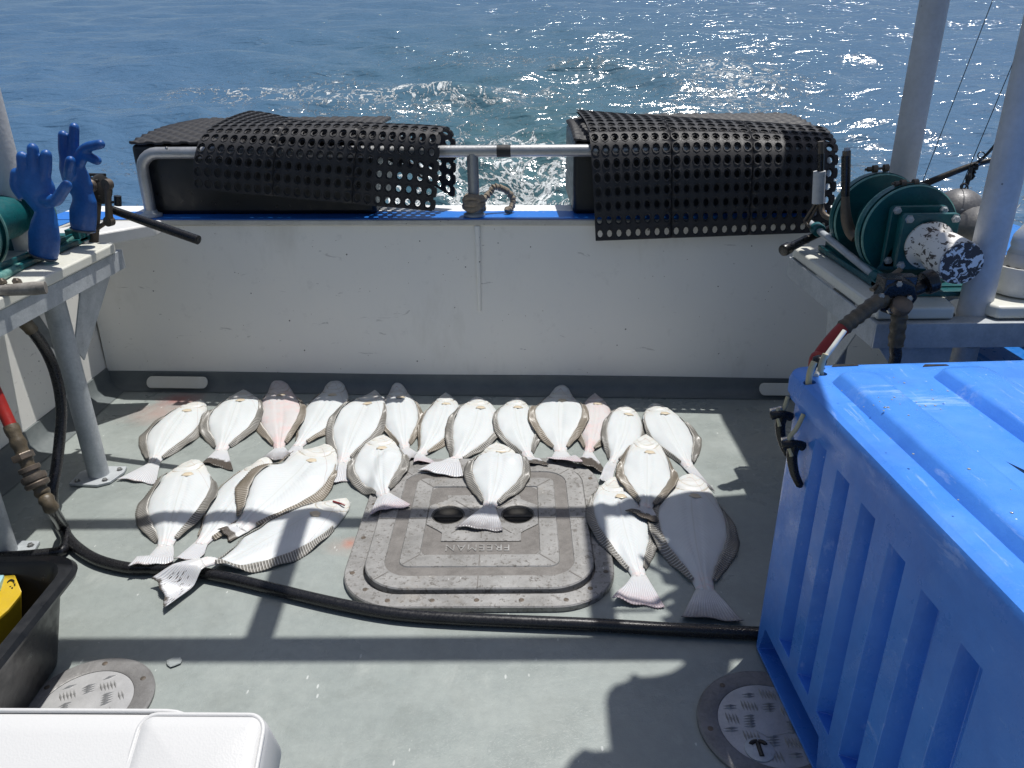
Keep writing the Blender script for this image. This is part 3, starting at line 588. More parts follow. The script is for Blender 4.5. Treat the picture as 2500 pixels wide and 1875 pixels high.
# ================================================================ DECK FITTINGS
HX, HY = -.147, 2.375
hd = 'hatch'
def deck_hatch():
    e = empty('deck_hatch', (HX, HY, 0), 'big square cast aluminium deck hatch with rounded corners and raised lettering', 'hatch')
    m = MB(); lofts = lambda prof, hx, hy, r: [[(x+HX, y+HY, z) for x, y in rrect(hx-i, hy-i, max(.01, r-i), 12)] for i, z in prof]
    loft(m, lofts([(0, .001), (0, .018), (.004, .022), (.062, .022), (.064, .006), (.3, .006)], .448, .472, .20)); m.build('hatch_frame', M['cast'], e, smooth=25)
    m = MB(); hx, hy, r = .383, .400, .15
    loft(m, lofts([(0, .010), (0, .032), (.004, .036), (.065, .036), (.067, .0325), (.113, .0325), (.116, .036), (.178, .036), (.180, .0315), (.20, .0315)], hx, hy, r))
    lid = m.build('hatch_lid', M['cast'], e, smooth=20)
    m = MB(); z = .036
    for a in range(8):   # seams from corner to corner and on the axes
        an = math.pi/4*a; sx_, sy_ = (round(math.cos(an)), round(math.sin(an)))
        for dg_, ax_ in ((((.296, .313), (.335, .352)), ((.320, .337), (.380, .397))), (((.203, .220), (.255, .272)), ((.205, .222), (.265, .282)))):
            (x0, y0), (x1, y1) = dg_ if a % 2 else ax_
            x0, y0, x1, y1 = x0*sx_, y0*sy_, x1*sx_, y1*sy_
            c_ = Vector((HX+(x0+x1)/2, HY+(y0+y1)/2, z)); L = math.hypot(x1-x0, y1-y0); m = MB(); m.box(c_, (L, .004, .0016), math.atan2(y1-y0, x1-x0)); m.build('lid_seam', M['castdark'], e, smooth=0)
    # darker sheet laid in the groove band of the lid
    m = MB(); P = [[(x+HX, y+HY, zz) for x, y in rrect(hx-i, hy-i, max(.01, r-i), 12)] for i, zz in ((.0675, .0329), (.1125, .0329))]; n = len(P[0])
    m.add(P[0]+P[1], [(k, (k+1) % n, n+(k+1) % n, n+k) for k in range(n)]); m.build('lid_groove', M['castdark'], e, smooth=0)
    # raised centre bow-tie with two finger holes
    m = MB(); hyc = HY+.022
    side_ = [(.14, -.165), (.14, -.115), (.16, -.095), (.185, -.075), (.2018, -.06), (.2018, .06), (.185, .075), (.16, .09), (.14, .105), (.14, .135)]
    m.prism([(HX+x, hyc+y) for x, y in side_]+[(HX-x, hyc+y) for x, y in reversed(side_)], .0324, .0362)
    boss = m.build('centre_boss', M['cast'], e, bevel=.0015)
    for s_ in (-1, 1):
        cx = HX+s_*.128; m = MB(); m.lathe([(.057, 0), (.057, .02)], (cx, hyc+.0, .026), n=40); m2_ = MB(); m2_.lathe([(.0555, 0), (.0555, .06)], (cx, hyc, .012), n=40)
        cut(boss, [m]); cut(lid, [m2_])
        m = MB(); m.lathe([(.001, .013), (.03, .012), (.046, .016), (.0545, .028), (.058, .0368), (.060, .0372), (.062, .0355)], (cx, hyc, 0), n=40); m.v = m.v; m.f = m.f[:-2]; m.mi = m.mi[:-2]
        m.build('finger_cup', M['cupdark'], e, smooth=60)
        m = MB(); m.box((cx, hyc, .026), (.108, .012, .008)); m.build('cup_bar', M['cupdark'], e, bevel=.002)
    for a in (R(45), R(135), R(90), R(225), R(315), R(270)):
        m = MB(); m.box((HX+math.cos(a)*.10, hyc-.012+math.sin(a)*.10, .0366), (.10 if abs(math.cos(a)) > .1 else .07, .0035, .0015), a); m.build('boss_seam', M['castdark'], e, smooth=0)
    mw = Matrix.Translation((HX-.01, HY-.178, .0322)) @ Matrix.Rotation(math.pi, 4, 'Z') @ Matrix.Diagonal((.92, 1, 1, 1))
    text_mesh('FREEMAN', .052, .0022, 'raised_lettering', M['cast'], mw, e, .0)
    m = MB(); P = [(x+HX, y+HY) for x, y in rrect(hx-.1805, hy-.1805, .03, 8)]; m.prism(P, .0316, .0322); fl_ = m.build('lid_recess', M['castdark'], e, smooth=0)
    for s_ in (-1, 1): m = MB(); m.lathe([(.0565, 0), (.0565, .02)], (HX+s_*.128, HY+.022, .026), n=40); cut(fl_, [m])
    sp = [(x, -.44) for x in (-.28, -.14, 0, .14, .28)]+[(x, .44) for x in (-.28, 0, .28)]+[(s_*.418, y) for s_ in (-1, 1) for y in (-.30, -.1, .12, .3)]+[(s_*.36, t*.385) for s_ in (-1, 1) for t in (-1, 1)]
    each('screw', M['rust'], e, sp, lambda m, x, y: m.lathe([(.0085, 0), (.0085, .0012), (.006, .002), (.0022, .0012)], (HX+x, HY+y, .0215), n=14), smooth=40)
deck_hatch()
def deck_plate(cx, cy, rad, rot, lab, knob):
    e = empty('inspection_plate', (cx, cy, 0), lab, 'deck plate', 'round deck plates'); m = MB()
    m.lathe([(rad-.052, 0), (rad-.052, .008), (rad-.048, .010), (rad-.006, .010), (rad, .006), (rad, 0)], (cx, cy, .002), n=72); m.build('plate_ring', M['pring'], e, smooth=30)
    m = MB(); m.lathe([(rad-.053, 0), (rad-.053, .007)], (cx, cy, .002), n=72); m.build('tread_disc', M['chk'], e, smooth=30)
    m = MB(); g = .050; Rm = rad-.064
    for i in range(-5, 6):
        for j in range(-5, 6):
            ox, oy = i*g, j*g; horiz = (i+j) % 2
            for k in range(5):
                d = (k-2)*.0086; x, y = (ox+(0 if horiz else d), oy+(d if horiz else 0)); X_, Y_ = x*math.cos(rot)-y*math.sin(rot), x*math.sin(rot)+y*math.cos(rot)
                if math.hypot(X_, Y_) > Rm-.01 or (abs(x) < .05 and abs(y) < .04): continue
                a = rot+(0 if horiz else math.pi/2)+.25; L, W = .0195, .0034
                vs = [(cx+X_+math.cos(a)*L*p+math.sin(a)*W*q, cy+Y_+math.sin(a)*L*p-math.cos(a)*W*q, z) for p, q, z in ((-1, 0, .009), (0, 1, .009), (1, 0, .009), (0, -1, .009), (0, 0, .0145))]
                m.add(vs, [(0, 1, 4), (1, 2, 4), (2, 3, 4), (3, 0, 4)])
    m.build('tread_lugs', M['chkedge'], e, smooth=0)
    m = MB(); m.prism([(cx-.045, cy-.02), (cx-.02, cy-.04), (cx+.05, cy-.025), (cx+.03, cy+.045), (cx-.035, cy+.04)], .009, .0105); m.build('smooth_badge', M['chk'], e)
    each('screw', M['rust'], e, [(rot+k*math.pi/3+.3,) for k in range(6)], lambda m, a: m.lathe([(.0075, 0), (.0075, .001), (.005, .0018)], (cx+math.cos(a)*(rad-.026), cy+math.sin(a)*(rad-.026), .0118), n=12))
    if knob:
        kx, ky = knob; m = MB(); m.lathe([(.036, 0), (.036, .003), (.033, .0045)], (kx, ky, .009), n=36); m.build('key_disc', M['galv'], e)
        m = MB()
        for a0, a1 in ((20, 70), (110, 160)):
            pts = [(kx+.018*math.cos(R(a)), ky+.012+.010*math.sin(R(a)), .0140) for a in range(a0-20, a1+20, 10)]
            m.tube(pts, .0055, 8)
        m.tube([(kx, ky+.018, .0140), (kx, ky-.022, .0140)], .006, 8); m.build('key_slot', M['darkmetal'], e)
deck_plate(-1.175, 1.535, .172, .35, 'round tread plate in the deck at the left, half hidden by the white cushion', None)
q = at(1853, 1838)
deck_plate(.630, 1.462, .185, -.2, 'round tread plate with a key slot in the deck beside the big blue bin', (q.x, q.y))
# ================================================================ HEIGHT FIELD so that things lie on one another
GX0, GX1, GY0, GY1, GS = -1.75, 1.35, 1.35, 3.70, .008
nx_, ny_ = int((GX1-GX0)/GS), int((GY1-GY0)/GS); HF = np.zeros((ny_, nx_))
gx, gy = np.meshgrid(GX0+np.arange(nx_)*GS, GY0+np.arange(ny_)*GS)
def hf_sample(F, x, y):
    fx, fy = (x-GX0)/GS, (y-GY0)/GS; fx = min(max(fx, 0), nx_-1.001); fy = min(max(fy, 0), ny_-1.001); i, j = int(fx), int(fy); a, b_ = fx-i, fy-j
    return F[j, i]*(1-a)*(1-b_)+F[j, i+1]*a*(1-b_)+F[j+1, i]*(1-a)*b_+F[j+1, i+1]*a*b_
def smooth_max(F, dil, bl):
    G = F.copy()
    for _ in range(dil):
        P = np.pad(G, 1, mode='edge'); G = np.maximum.reduce([P[1:-1, 1:-1], P[:-2, 1:-1], P[2:, 1:-1], P[1:-1, :-2], P[1:-1, 2:]])
    for _ in range(bl):
        P = np.pad(G, 1, mode='edge'); G = (P[1:-1, 1:-1]*2+P[:-2, 1:-1]+P[2:, 1:-1]+P[1:-1, :-2]+P[1:-1, 2:])/6
    return np.maximum(G, F)
HF = np.maximum(HF, np.where((abs(gx-HX) < .44) & (abs(gy-HY) < .46), .023, 0)); HF = np.maximum(HF, np.where((abs(gx-HX) < .378) & (abs(gy-HY) < .395), .037, 0))
HF = np.maximum(HF, np.clip((gy-(3.6-.0497*(gx+.16)-.055))*.8, 0, .03))

# ---------------------------------------------------------------- hoses on the deck
def hose_pts(L, r):
    out = []
    for q in L:
        p = at(q[0], q[1], q[2] if len(q) > 2 else r); out.append(p)
    return out
low = [(60, 1300), (100, 1262), (160, 1305), (190, 1338), (240, 1368), (310, 1386), (370, 1388), (450, 1392), (560, 1412), (700, 1446), (830, 1476), (960, 1499), (1100, 1510), (1280, 1518), (1450, 1525), (1620, 1535), (1760, 1542), (1900, 1548), (2050, 1551)]
PA = [aty(-60, 700, 2.3), aty(0, 742, 2.45), aty(40, 768, 2.52), aty(82, 812, 2.58), aty(118, 868, 2.62), aty(140, 930, 2.62), aty(150, 1000, 2.6), aty(146, 1070, 2.56), aty(138, 1140, 2.50), aty(128, 1200, 2.44)]
PA += [at(134, 1252, .03)]+[at(x, y, .022) for x, y in low[2:]]
PA = bez(PA, 8); m = MB(); m.tube(PA, .0195, 18); hA = empty('hydraulic_hose', (-1.2, 2.0, 0), 'long black hose from the left table running across the deck in front of the fish', 'hose', 'hydraulic hoses')
m.build('hose_body', M['hose'], hA, smooth=60)
m = MB(); m.tube(PA[4:24], [.0235+.0012*math.sin(i*1.3) for i in range(20)], 16); m.build('tape_wrap', M['tape'], hA, smooth=60)
for p in PA:
    if p.z < .05: HF = np.maximum(HF, np.where((gx-p.x)**2+(gy-p.y)**2 < .034**2, .041, 0))
PB = bez([aty(-55, 880, 2.28), aty(-20, 940, 2.25), aty(10, 1005, 2.22), aty(42, 1075, 2.18), aty(75, 1150, 2.15), aty(105, 1205, 2.13), aty(128, 1245, 2.12), at(150, 1280, .06), at(163, 1318, .025), at(150, 1345, .022), at(110, 1352, .022), at(40, 1358, .022), at(-60, 1362, .022)], 8)
hB = empty('hydraulic_hose', (-1.6, 2.2, 0), 'short hose with a red upper end and taped coupling dropping beside the left table leg', 'hose', 'hydraulic hoses')
m = MB(); m.tube(PB[44:], .019, 18); m.build('hose_body', M['hose'], hB, smooth=60)
m = MB(); m.tube(PB[:22], .019, 18); m.build('red_sleeve', M['redhose'], hB, smooth=60)
m = MB(); m.tube(PB[20:48], [.0225+.0022*math.sin(i*1.7)+.001*math.sin(i*4.1) for i in range(28)], 18); m.build('tape_wrap', M['tape'], hB, smooth=60)
m = MB(); c_ = PB[33]; d_ = (PB[34]-PB[32]).normalized()
m.lathe([(.030, -.028), (.033, -.026), (.033, -.012), (.027, -.010), (.027, .0), (.037, .002), (.039, .012), (.037, .022), (.033, .024), (.038, .030), (.036, .042), (.03, .046)], c_, d_, 24)
m.lathe([(.032, -.075), (.034, -.072), (.034, -.055), (.030, -.052)], c_, d_, 6)
m.build('coupling', M['rust'], hB, smooth=30)

# ================================================================ FLATFISH
Z4 = lambda x, y: (x/2.212+250, y/2.212+900)
Z5 = lambda x, y: (x/2.212+1000, y/2.212+900)
def interp(T, u):
    for (a, x), (b_, y) in zip(T, T[1:]):
        if u <= b_: k = (u-a)/(b_-a); k = k*k*(3-2*k)*.35+k*.65; return x+(y-x)*k
    return T[-1][1]
OUT = [(0, .07), (.012, .19), (.04, .33), (.09, .50), (.16, .68), (.25, .845), (.36, .96), (.46, 1.0), (.57, .96), (.68, .80), (.78, .575), (.86, .385), (.93, .27), (.97, .235), (1, .225)]
THK = [(0, .22), (.05, .45), (.15, .78), (.3, 1), (.5, .95), (.75, .68), (.92, .42), (1, .30)]
def flatfish(Zc, Hd, Pd, Tl, A, B, TA, TB, lab, skin='fish', fin='fin', tail='tail', finw=(1, 1), bend=0.0, thick=1.0, lift_tail=0.0, zp=.03, gill=1, rest=1, wig=0):
    global HF
    zh, zb, zt = zp if hasattr(zp, '__len__') else (zp*.6, zp, zp*.6)
    h, p, t, a, b_, ta, tb = [at(*Zc(*q), zz) for q, zz in ((Hd, zh), (Pd, zb), (Tl, zt), (A, zb), (B, zb), (TA, zt), (TB, zt))]
    for q in (h, p, t, a, b_, ta, tb): q.z = 0
    ax = (p-h); L = ax.length; e = ax/L; sd = Vector((e.y, -e.x, 0))            # sd: the fish's side that lies to the viewer's left when the tail points at him
    if (b_-a).dot(sd) > 0: sd = -sd                                     # +sd towards A
    W = abs((a-b_).dot(sd))/2; off = (((a+b_)/2-(h+p)/2).dot(sd))
    bw = off*1.0+bend*L
    def cl(u):   # centre line (quadratic bulge)
        return h+ax*u+sd*(4*bw*u*(1-u))
    def fr(u):
        d_ = (cl(min(u+.01, 1.0))-cl(max(u-.01, 0))).normalized(); s_ = Vector((d_.y, -d_.x, 0)); 
        if s_.dot(sd) < 0: s_ = -s_
        return d_, s_
    T = .031*thick*min(1.15, L/.42)
    base = smooth_max(HF, 2, 9)
    zf = lambda x, y: hf_sample(base, x, y)*rest
    e_ = empty('flatfish', (cl(.5).x, cl(.5).y, zf(cl(.5).x, cl(.5).y)), lab, 'fish', 'flatfish laid out belly up on the deck')
    NU, NV = 88, 25; m = MB(); idx = {}; p1, p2, p3 = rng.uniform(0, 6.28, 3)
    for i in range(NU+1):
        u = i/NU; u2 = u**1.25 if u < .3 else u; u2 = u
        c_ = cl(u2); d_, s_ = fr(u2); w_ = W*interp(OUT, u2); tt = T*interp(THK, u2); uu = u2
        for j in range(NV):
            v = -1+2*j/(NV-1); v = math.sin(v*math.pi/2)*.6+v*.4; wob_ = 1+.022*math.sin(u2*11+(p1 if v > 0 else p2))+.012*math.sin(u2*27+(p2 if v > 0 else p3)); q = c_+s_*(w_*v*(1+(wob_-1)*abs(v)))
            z = .004+tt*max(0, 1-abs(v)**2.3)**.62
            z += (.0020*math.exp(-(v/.05)**2) - .0030*math.exp(-((abs(v)-.13)/.06)**2)+.0014*math.exp(-((abs(v)-.33)/.12)**2))*min(1, max(0, (u2-.24)/.06))*min(1, W/.09)+.0012*math.sin(u2*21+v*4+p1)*(1-v*v)
            g = .205-.07*(v-.05)**2*1.0; 
            if -.75 < v < .75: z += gill*(-.0055*math.exp(-((u2-g)/.010)**2)+.003*math.exp(-((u2-g+.03)/.02)**2)-.003*math.exp(-((u2-g+.062)/.010)**2))
            z += -.003*math.exp(-((u2-.06-.05*(v+.1)**2)/.009)**2)*(1 if abs(v) < .9 else 0)
            z += zf(q.x, q.y)+lift_tail*max(0, (u2-.72)/.28)**1.6
            idx[i, j] = len(m.v); m.v.append((q.x, q.y, z)); m.uv[len(m.v)-1] = (u2, (v+1)/2)
    def F(*ii): m.f.append(ii); m.mi.append(0)
    for i in range(NU):
        for j in range(NV-1): F(idx[i, j], idx[i+1, j], idx[i+1, j+1], idx[i, j+1])
    bt = {}
    for i in range(NU+1):
        for j in range(NV):
            if j in (0, NV-1): bt[i, j] = idx[i, j]; continue
            if j % 4 == 2 or True:
                x, y, z = m.v[idx[i, j]]; u2, v = m.uv[idx[i, j]]; bt[i, j] = len(m.v); m.v.append((x, y, zf(x, y)+.0025+lift_tail*max(0, (u2-.72)/.28)**1.6)); m.uv[len(m.v)-1] = (u2, v)
    for i in range(NU):
        for j in range(NV-1): F(bt[i, j+1], bt[i+1, j+1], bt[i+1, j], bt[i, j])
    m.f.append(tuple([idx[0, j] for j in range(NV)]+[bt[0, j] for j in range(NV-2, 0, -1)])); m.mi.append(0)
    m.f.append(tuple([idx[NU, j] for j in range(NV-1, -1, -1)]+[bt[NU, j] for j in range(1, NV-1)])); m.mi.append(0)
    m.build('body', M[skin], e_, smooth=180)
    # long fins on both sides
    for side, fw in ((1, finw[0]), (-1, finw[1])):
        if fw <= 0: continue
        m = MB(); nf = 46; K = 5; u0, u1 = (.17 if side > 0 else .27), .93; ph = rng.uniform(0, 6)
        for i in range(nf*2+1):
            s_u = i/(nf*2); u = u0+(u1-u0)*s_u; c_ = cl(u); d_, s_ = fr(u); w_ = W*interp(OUT, u)*.985
            env = (math.sin(math.pi*min(1, s_u*.94+.03))**.75)*(.72+.5*s_u) if True else 1
            fl = fw*.078*(W+.09)*2.0*env*(1+.06*math.sin(s_u*9+ph))*(1+.035*((i % 2)*2-1))
            for k in range(K):
                r_ = k/(K-1); q = c_+s_*(side*(w_-.004+(fl+.004)*r_))+d_*(fl*.42*r_)
                z = zf(q.x, q.y)+.0045+.012*(1-r_)**2*thick+.0024*r_*((i % 2)*2-1)*.6+.006*r_*math.sin(s_u*17+ph)*(1 if rest else 0)+.003
                z += lift_tail*max(0, (u-.72)/.28)**1.6
                m.uv[len(m.v)] = (i/2., r_); m.v.append((q.x, q.y, z))
        for i in range(nf*2):
            for k in range(K-1): a0 = i*K+k; m.f.append((a0, a0+K, a0+K+1, a0+1)); m.mi.append(0)
        o = m.build('side_fin', M[fin], e_, smooth=70); md = o.modifiers.new('t', 'SOLIDIFY'); md.thickness = .0015; md.offset = 0
    # tail fan
    m = MB(); NR, NW = 14, 35; d0, s0 = fr(1.0)
    w0 = W*.25
    if (ta-tb).dot(s0) < 0: ta, tb = tb, ta
    for i in range(NR+1):
        r_ = i/NR
        for j in range(NW):
            v = -1+2*j/(NW-1); st = p-d0*.012+s0*(w0*v*.97)
            en = (ta.lerp(tb, (1-v)/2))+(t-(ta+tb)/2)*(1-v*v)*1.0; en += (en-p).normalized()*(.0018*math.cos(v*53)+.004*math.sin(v*7+wig)-.006*(1-v*v))
            flare = r_**1.12; q = st.lerp(en, flare); 
            z = zf(q.x, q.y)+.005+T*interp(THK, 1)*.95*max(0, 1-v*v)**.6*(1-r_)**1.5+.0005*math.sin(v*17*math.pi)*r_+lift_tail*(1+.35*r_)+.008*r_*math.sin(v*3+wig)*.6+.005*r_
            m.uv[len(m.v)] = (r_, (v+1)/2); m.v.append((q.x, q.y, z))
    for i in range(NR):
        for j in range(NW-1): a0 = i*NW+j; m.f.append((a0, a0+NW, a0+NW+1, a0+1)); m.mi.append(0)
    o = m.build('tail_fin', M[tail], e_, smooth=180); md = o.modifiers.new('t', 'SOLIDIFY'); md.thickness = .0025; md.offset = -1
    # pectoral fin
    if gill:
        c_ = cl(.245); d_, s_ = fr(.245); m = MB(); K = 9; sg = -.12
        base_p = c_+s_*(W*sg)
        for i in range(5):
            for k in range(K):
                v = -1+2*k/(K-1); r_ = i/4; q = base_p+d_*(.006+r_*.034*min(1, W/.11)*(1-.35*v*v))+s_*(v*(.012+.012*r_))
                # follow the belly
                uu = (q-h).dot(e)/L; cc = cl(uu); vv = (q-cc).dot(s_)/max(1e-4, W*interp(OUT, uu)); tt = T*interp(THK, uu)
                z = zf(q.x, q.y)+.004+tt*max(0, 1-abs(vv)**2.3)**.62+.0018
                m.v.append((q.x, q.y, z))
        for i in range(4):
            for k in range(K-1): a0 = i*K+k; m.f.append((a0, a0+K, a0+K+1, a0+1)); m.mi.append(0)
        o = m.build('pectoral_fin', M['beige'], e_, smooth=180); md = o.modifiers.new('t', 'SOLIDIFY'); md.thickness = .001; md.offset = 1
    # write into the height field
    rel = np.stack([gx-h.x, gy-h.y], -1); U_ = (rel[..., 0]*e.x+rel[..., 1]*e.y)/L; V_ = rel[..., 0]*sd.x+rel[..., 1]*sd.y-4*bw*np.clip(U_, 0, 1)*(1-np.clip(U_, 0, 1))
    wv = np.interp(U_, [q[0] for q in OUT], [q[1] for q in OUT])*W; tv = np.interp(U_, [q[0] for q in THK], [q[1] for q in THK])*T
    vv = np.abs(V_)/np.maximum(wv, 1e-4); ins = (U_ > 0) & (U_ < 1) & (vv < 1); prof = .004+tv*np.clip(1-vv**2.3, 0, 1)**.62
    HF = np.where(ins, np.maximum(HF, base*rest+prof+lift_tail*np.clip((U_-.72)/.28, 0, 1)**1.6), HF)
    fv = (U_ > .2) & (U_ < .93) & (vv >= 1) & (np.abs(V_) < wv+.03*max(finw)); HF = np.where(fv, np.maximum(HF, base*rest+.010), HF)
    tlm = (U_ >= 1) & (U_ < 1+(t-p).length/L) & (np.abs(V_) < w0+(U_-1)*L*.55); HF = np.where(tlm & (lift_tail == 0), np.maximum(HF, base+.010), HF)
    return e_
FF = flatfish
FF(Z4, (530, 162), (268, 492), (190, 602), (285, 292), (482, 372), (75, 588), (285, 612), 'leftmost fish of the back row, slanting to the lower left with a pale lilac tail', bend=.02)
FF(Z4, (1262, 82), (1045, 400), (1025, 470), (1085, 205), (1312, 215), (1000, 440), (1085, 452), 'back row fish slanting to the left, its tail tucked under the big middle fish', fin='finbrown', finw=(.3, 1))
FF(Z4, (945, 82), (950, 412), (938, 490), (838, 240), (1078, 240), (865, 470), (1012, 462), 'pinkish flushed fish in the back row with red streaks near its tail', skin='fishpink', tail='tailgrey', fin='finbrown')
FF(Z4, (757, 113), (632, 425), (622, 520), (552, 300), (828, 292), (537, 500), (705, 537), 'second fish from the left in the back row, with a dark brown tail tip', tail='taildark', finw=(1.15, 1))
FF(Z4, (1592, 97), (1632, 412), (1700, 485), (1500, 235), (1712, 225), (1655, 520), (1745, 470), 'back row fish left of the rail post whose tail lies under its neighbour', fin='finbrown', tail='tailgrey', finw=(.5, 1), zp=.03)
FF(Z4, (1472, 113), (1290, 480), (1272, 598), (1262, 262), (1518, 262), (1178, 612), (1392, 578), 'large back row fish with a red spot on the corner of its tail', fin='fin', tail='tail', finw=(1, 1), zp=.04, bend=.01)
FF(Z4, (1852, 124), (1708, 452), (1748, 522), (1730, 250), (1928, 262), (1680, 520), (1800, 522), 'narrow back row fish with a reddish brown tail, left of the hatch centre', fin='finbrown', tail='tailred', finw=(.4, 1), zp=.035)
FF(Z5, (362, 143), (232, 492), (165, 605), (238, 282), (478, 298), (48, 580), (292, 612), 'back row fish slanting left with a wide fanned lilac tail over the hatch corner', tail='tail', finw=(1, .8), zp=.03)
FF(Z5, (585, 146), (648, 452), (688, 545), (482, 285), (712, 312), (622, 552), (752, 548), 'back row fish just right of the hatch centre, with a ragged brown tail edge', tail='taildark', finw=(.7, .9), zp=.035, bend=.02)
FF(Z5, (1000, 134), (965, 432), (972, 548), (905, 262), (1098, 250), (890, 545), (1064, 552), 'faintly pink back row fish with a dark brown square tail', skin='fishpink', fin='finbrown', tail='taildark', finw=(.9, 1.1), zp=.03)
FF(Z5, (825, 95), (818, 402), (832, 520), (668, 248), (940, 245), (738, 500), (938, 522), 'broad round back row fish with a rosy tail, on top of its two neighbours', fin='finbrown', tail='tailred', zp=.055)
FF(Z5, (1168, 190), (1092, 490), (1045, 605), (1060, 318), (1262, 330), (1018, 610), (1092, 600), 'back row fish partly covered at its tail by the small fish at the right', fin='fin', tail='tail', finw=(.8, .6), zp=.03)
FF(Z5, (1322, 178), (1515, 512), (1612, 622), (1290, 345), (1512, 300), (1560, 605), (1652, 655), 'rightmost back row fish, slanting to the lower right', fin='fin', tail='tailgrey', finw=(.3, 1.1), zp=.03)
FF(Z4, (880, 483), (515, 925), (450, 1030), (592, 665), (815, 780), (380, 1025), (548, 990), 'fish half hidden between two others in the lower left group, beige tail', fin='finbrown', tail='tail', finw=(.3, 1), zp=.03)
FF(Z4, (1197, 402), (735, 838), (655, 895), (868, 555), (1072, 755), (625, 875), (685, 918), 'large brown finned fish in the middle of the lower left group', fin='finbrown', tail='taildark', finw=(1.35, 1), zp=.035)
FF(Z4, (478, 482), (325, 925), (262, 1068), (252, 650), (572, 690), (142, 1072), (387, 1045), 'fish at the far left of the lower group, its tail resting on the black hose', finw=(1.3, 1.1), tail='tail', zp=(.02, .04, .045))
FF(Z4, (1512, 352), (1520, 682), (1556, 785), (1350, 520), (1630, 520), (1440, 797), (1670, 758), 'single fish at the left edge of the hatch with a rosy fan tail', tail='tailred', zp=.045)
FF(Z5, (468, 385), (425, 752), (385, 892), (328, 560), (622, 560), (248, 877), (507, 892), 'single fish lying in the middle of the hatch, its tail between the finger holes', tail='tailgrey', zp=.05)
FF(Z5, (1108, 585), (1245, 1092), (1245, 1265), (1002, 800), (1315, 790), (1095, 1252), (1382, 1270), 'long fish at the right of the hatch with a purple fringed tail', tail='tailred', finw=(.95, .95), zp=.035, bend=.015)
FF(Z5, (1520, 563), (1605, 1160), (1640, 1355), (1338, 860), (1732, 845), (1465, 1338), (1812, 1352), 'biggest fish at the far right, lying in the shade', skin='fishgrey', tail='tailgrey', finw=(1.05, 1.1), zp=.04)
FF(Z5, (1278, 338), (1282, 700), (1268, 800), (1150, 495), (1424, 495), (1165, 762), (1350, 805), 'small fish lying on top of the four at the right', skin='fish', fin='finbrown', tail='taildark', zp=.085)
_lf = FF(Z4, (1318, 700), (520, 1052), (300, 1150), (882, 770), (965, 965), (256, 1082), (318, 1232), 'longest fish, lying crosswise in front with a black flecked tail', tail='tailspeck', finw=(.15, 1.0), zp=(.012, .062, .07), thick=1.1, lift_tail=.012, bend=-.01)
m = MB(); q0 = [at(*Z4(x, y), z) for x, y, z in ((1245, 716, .036), (1265, 722, .035), (1290, 730, .033), (1310, 738, .028))]
m.tube(bez(q0, 5), .0035, 8); m.build('mouth_line', M['blood'], _lf, smooth=60)
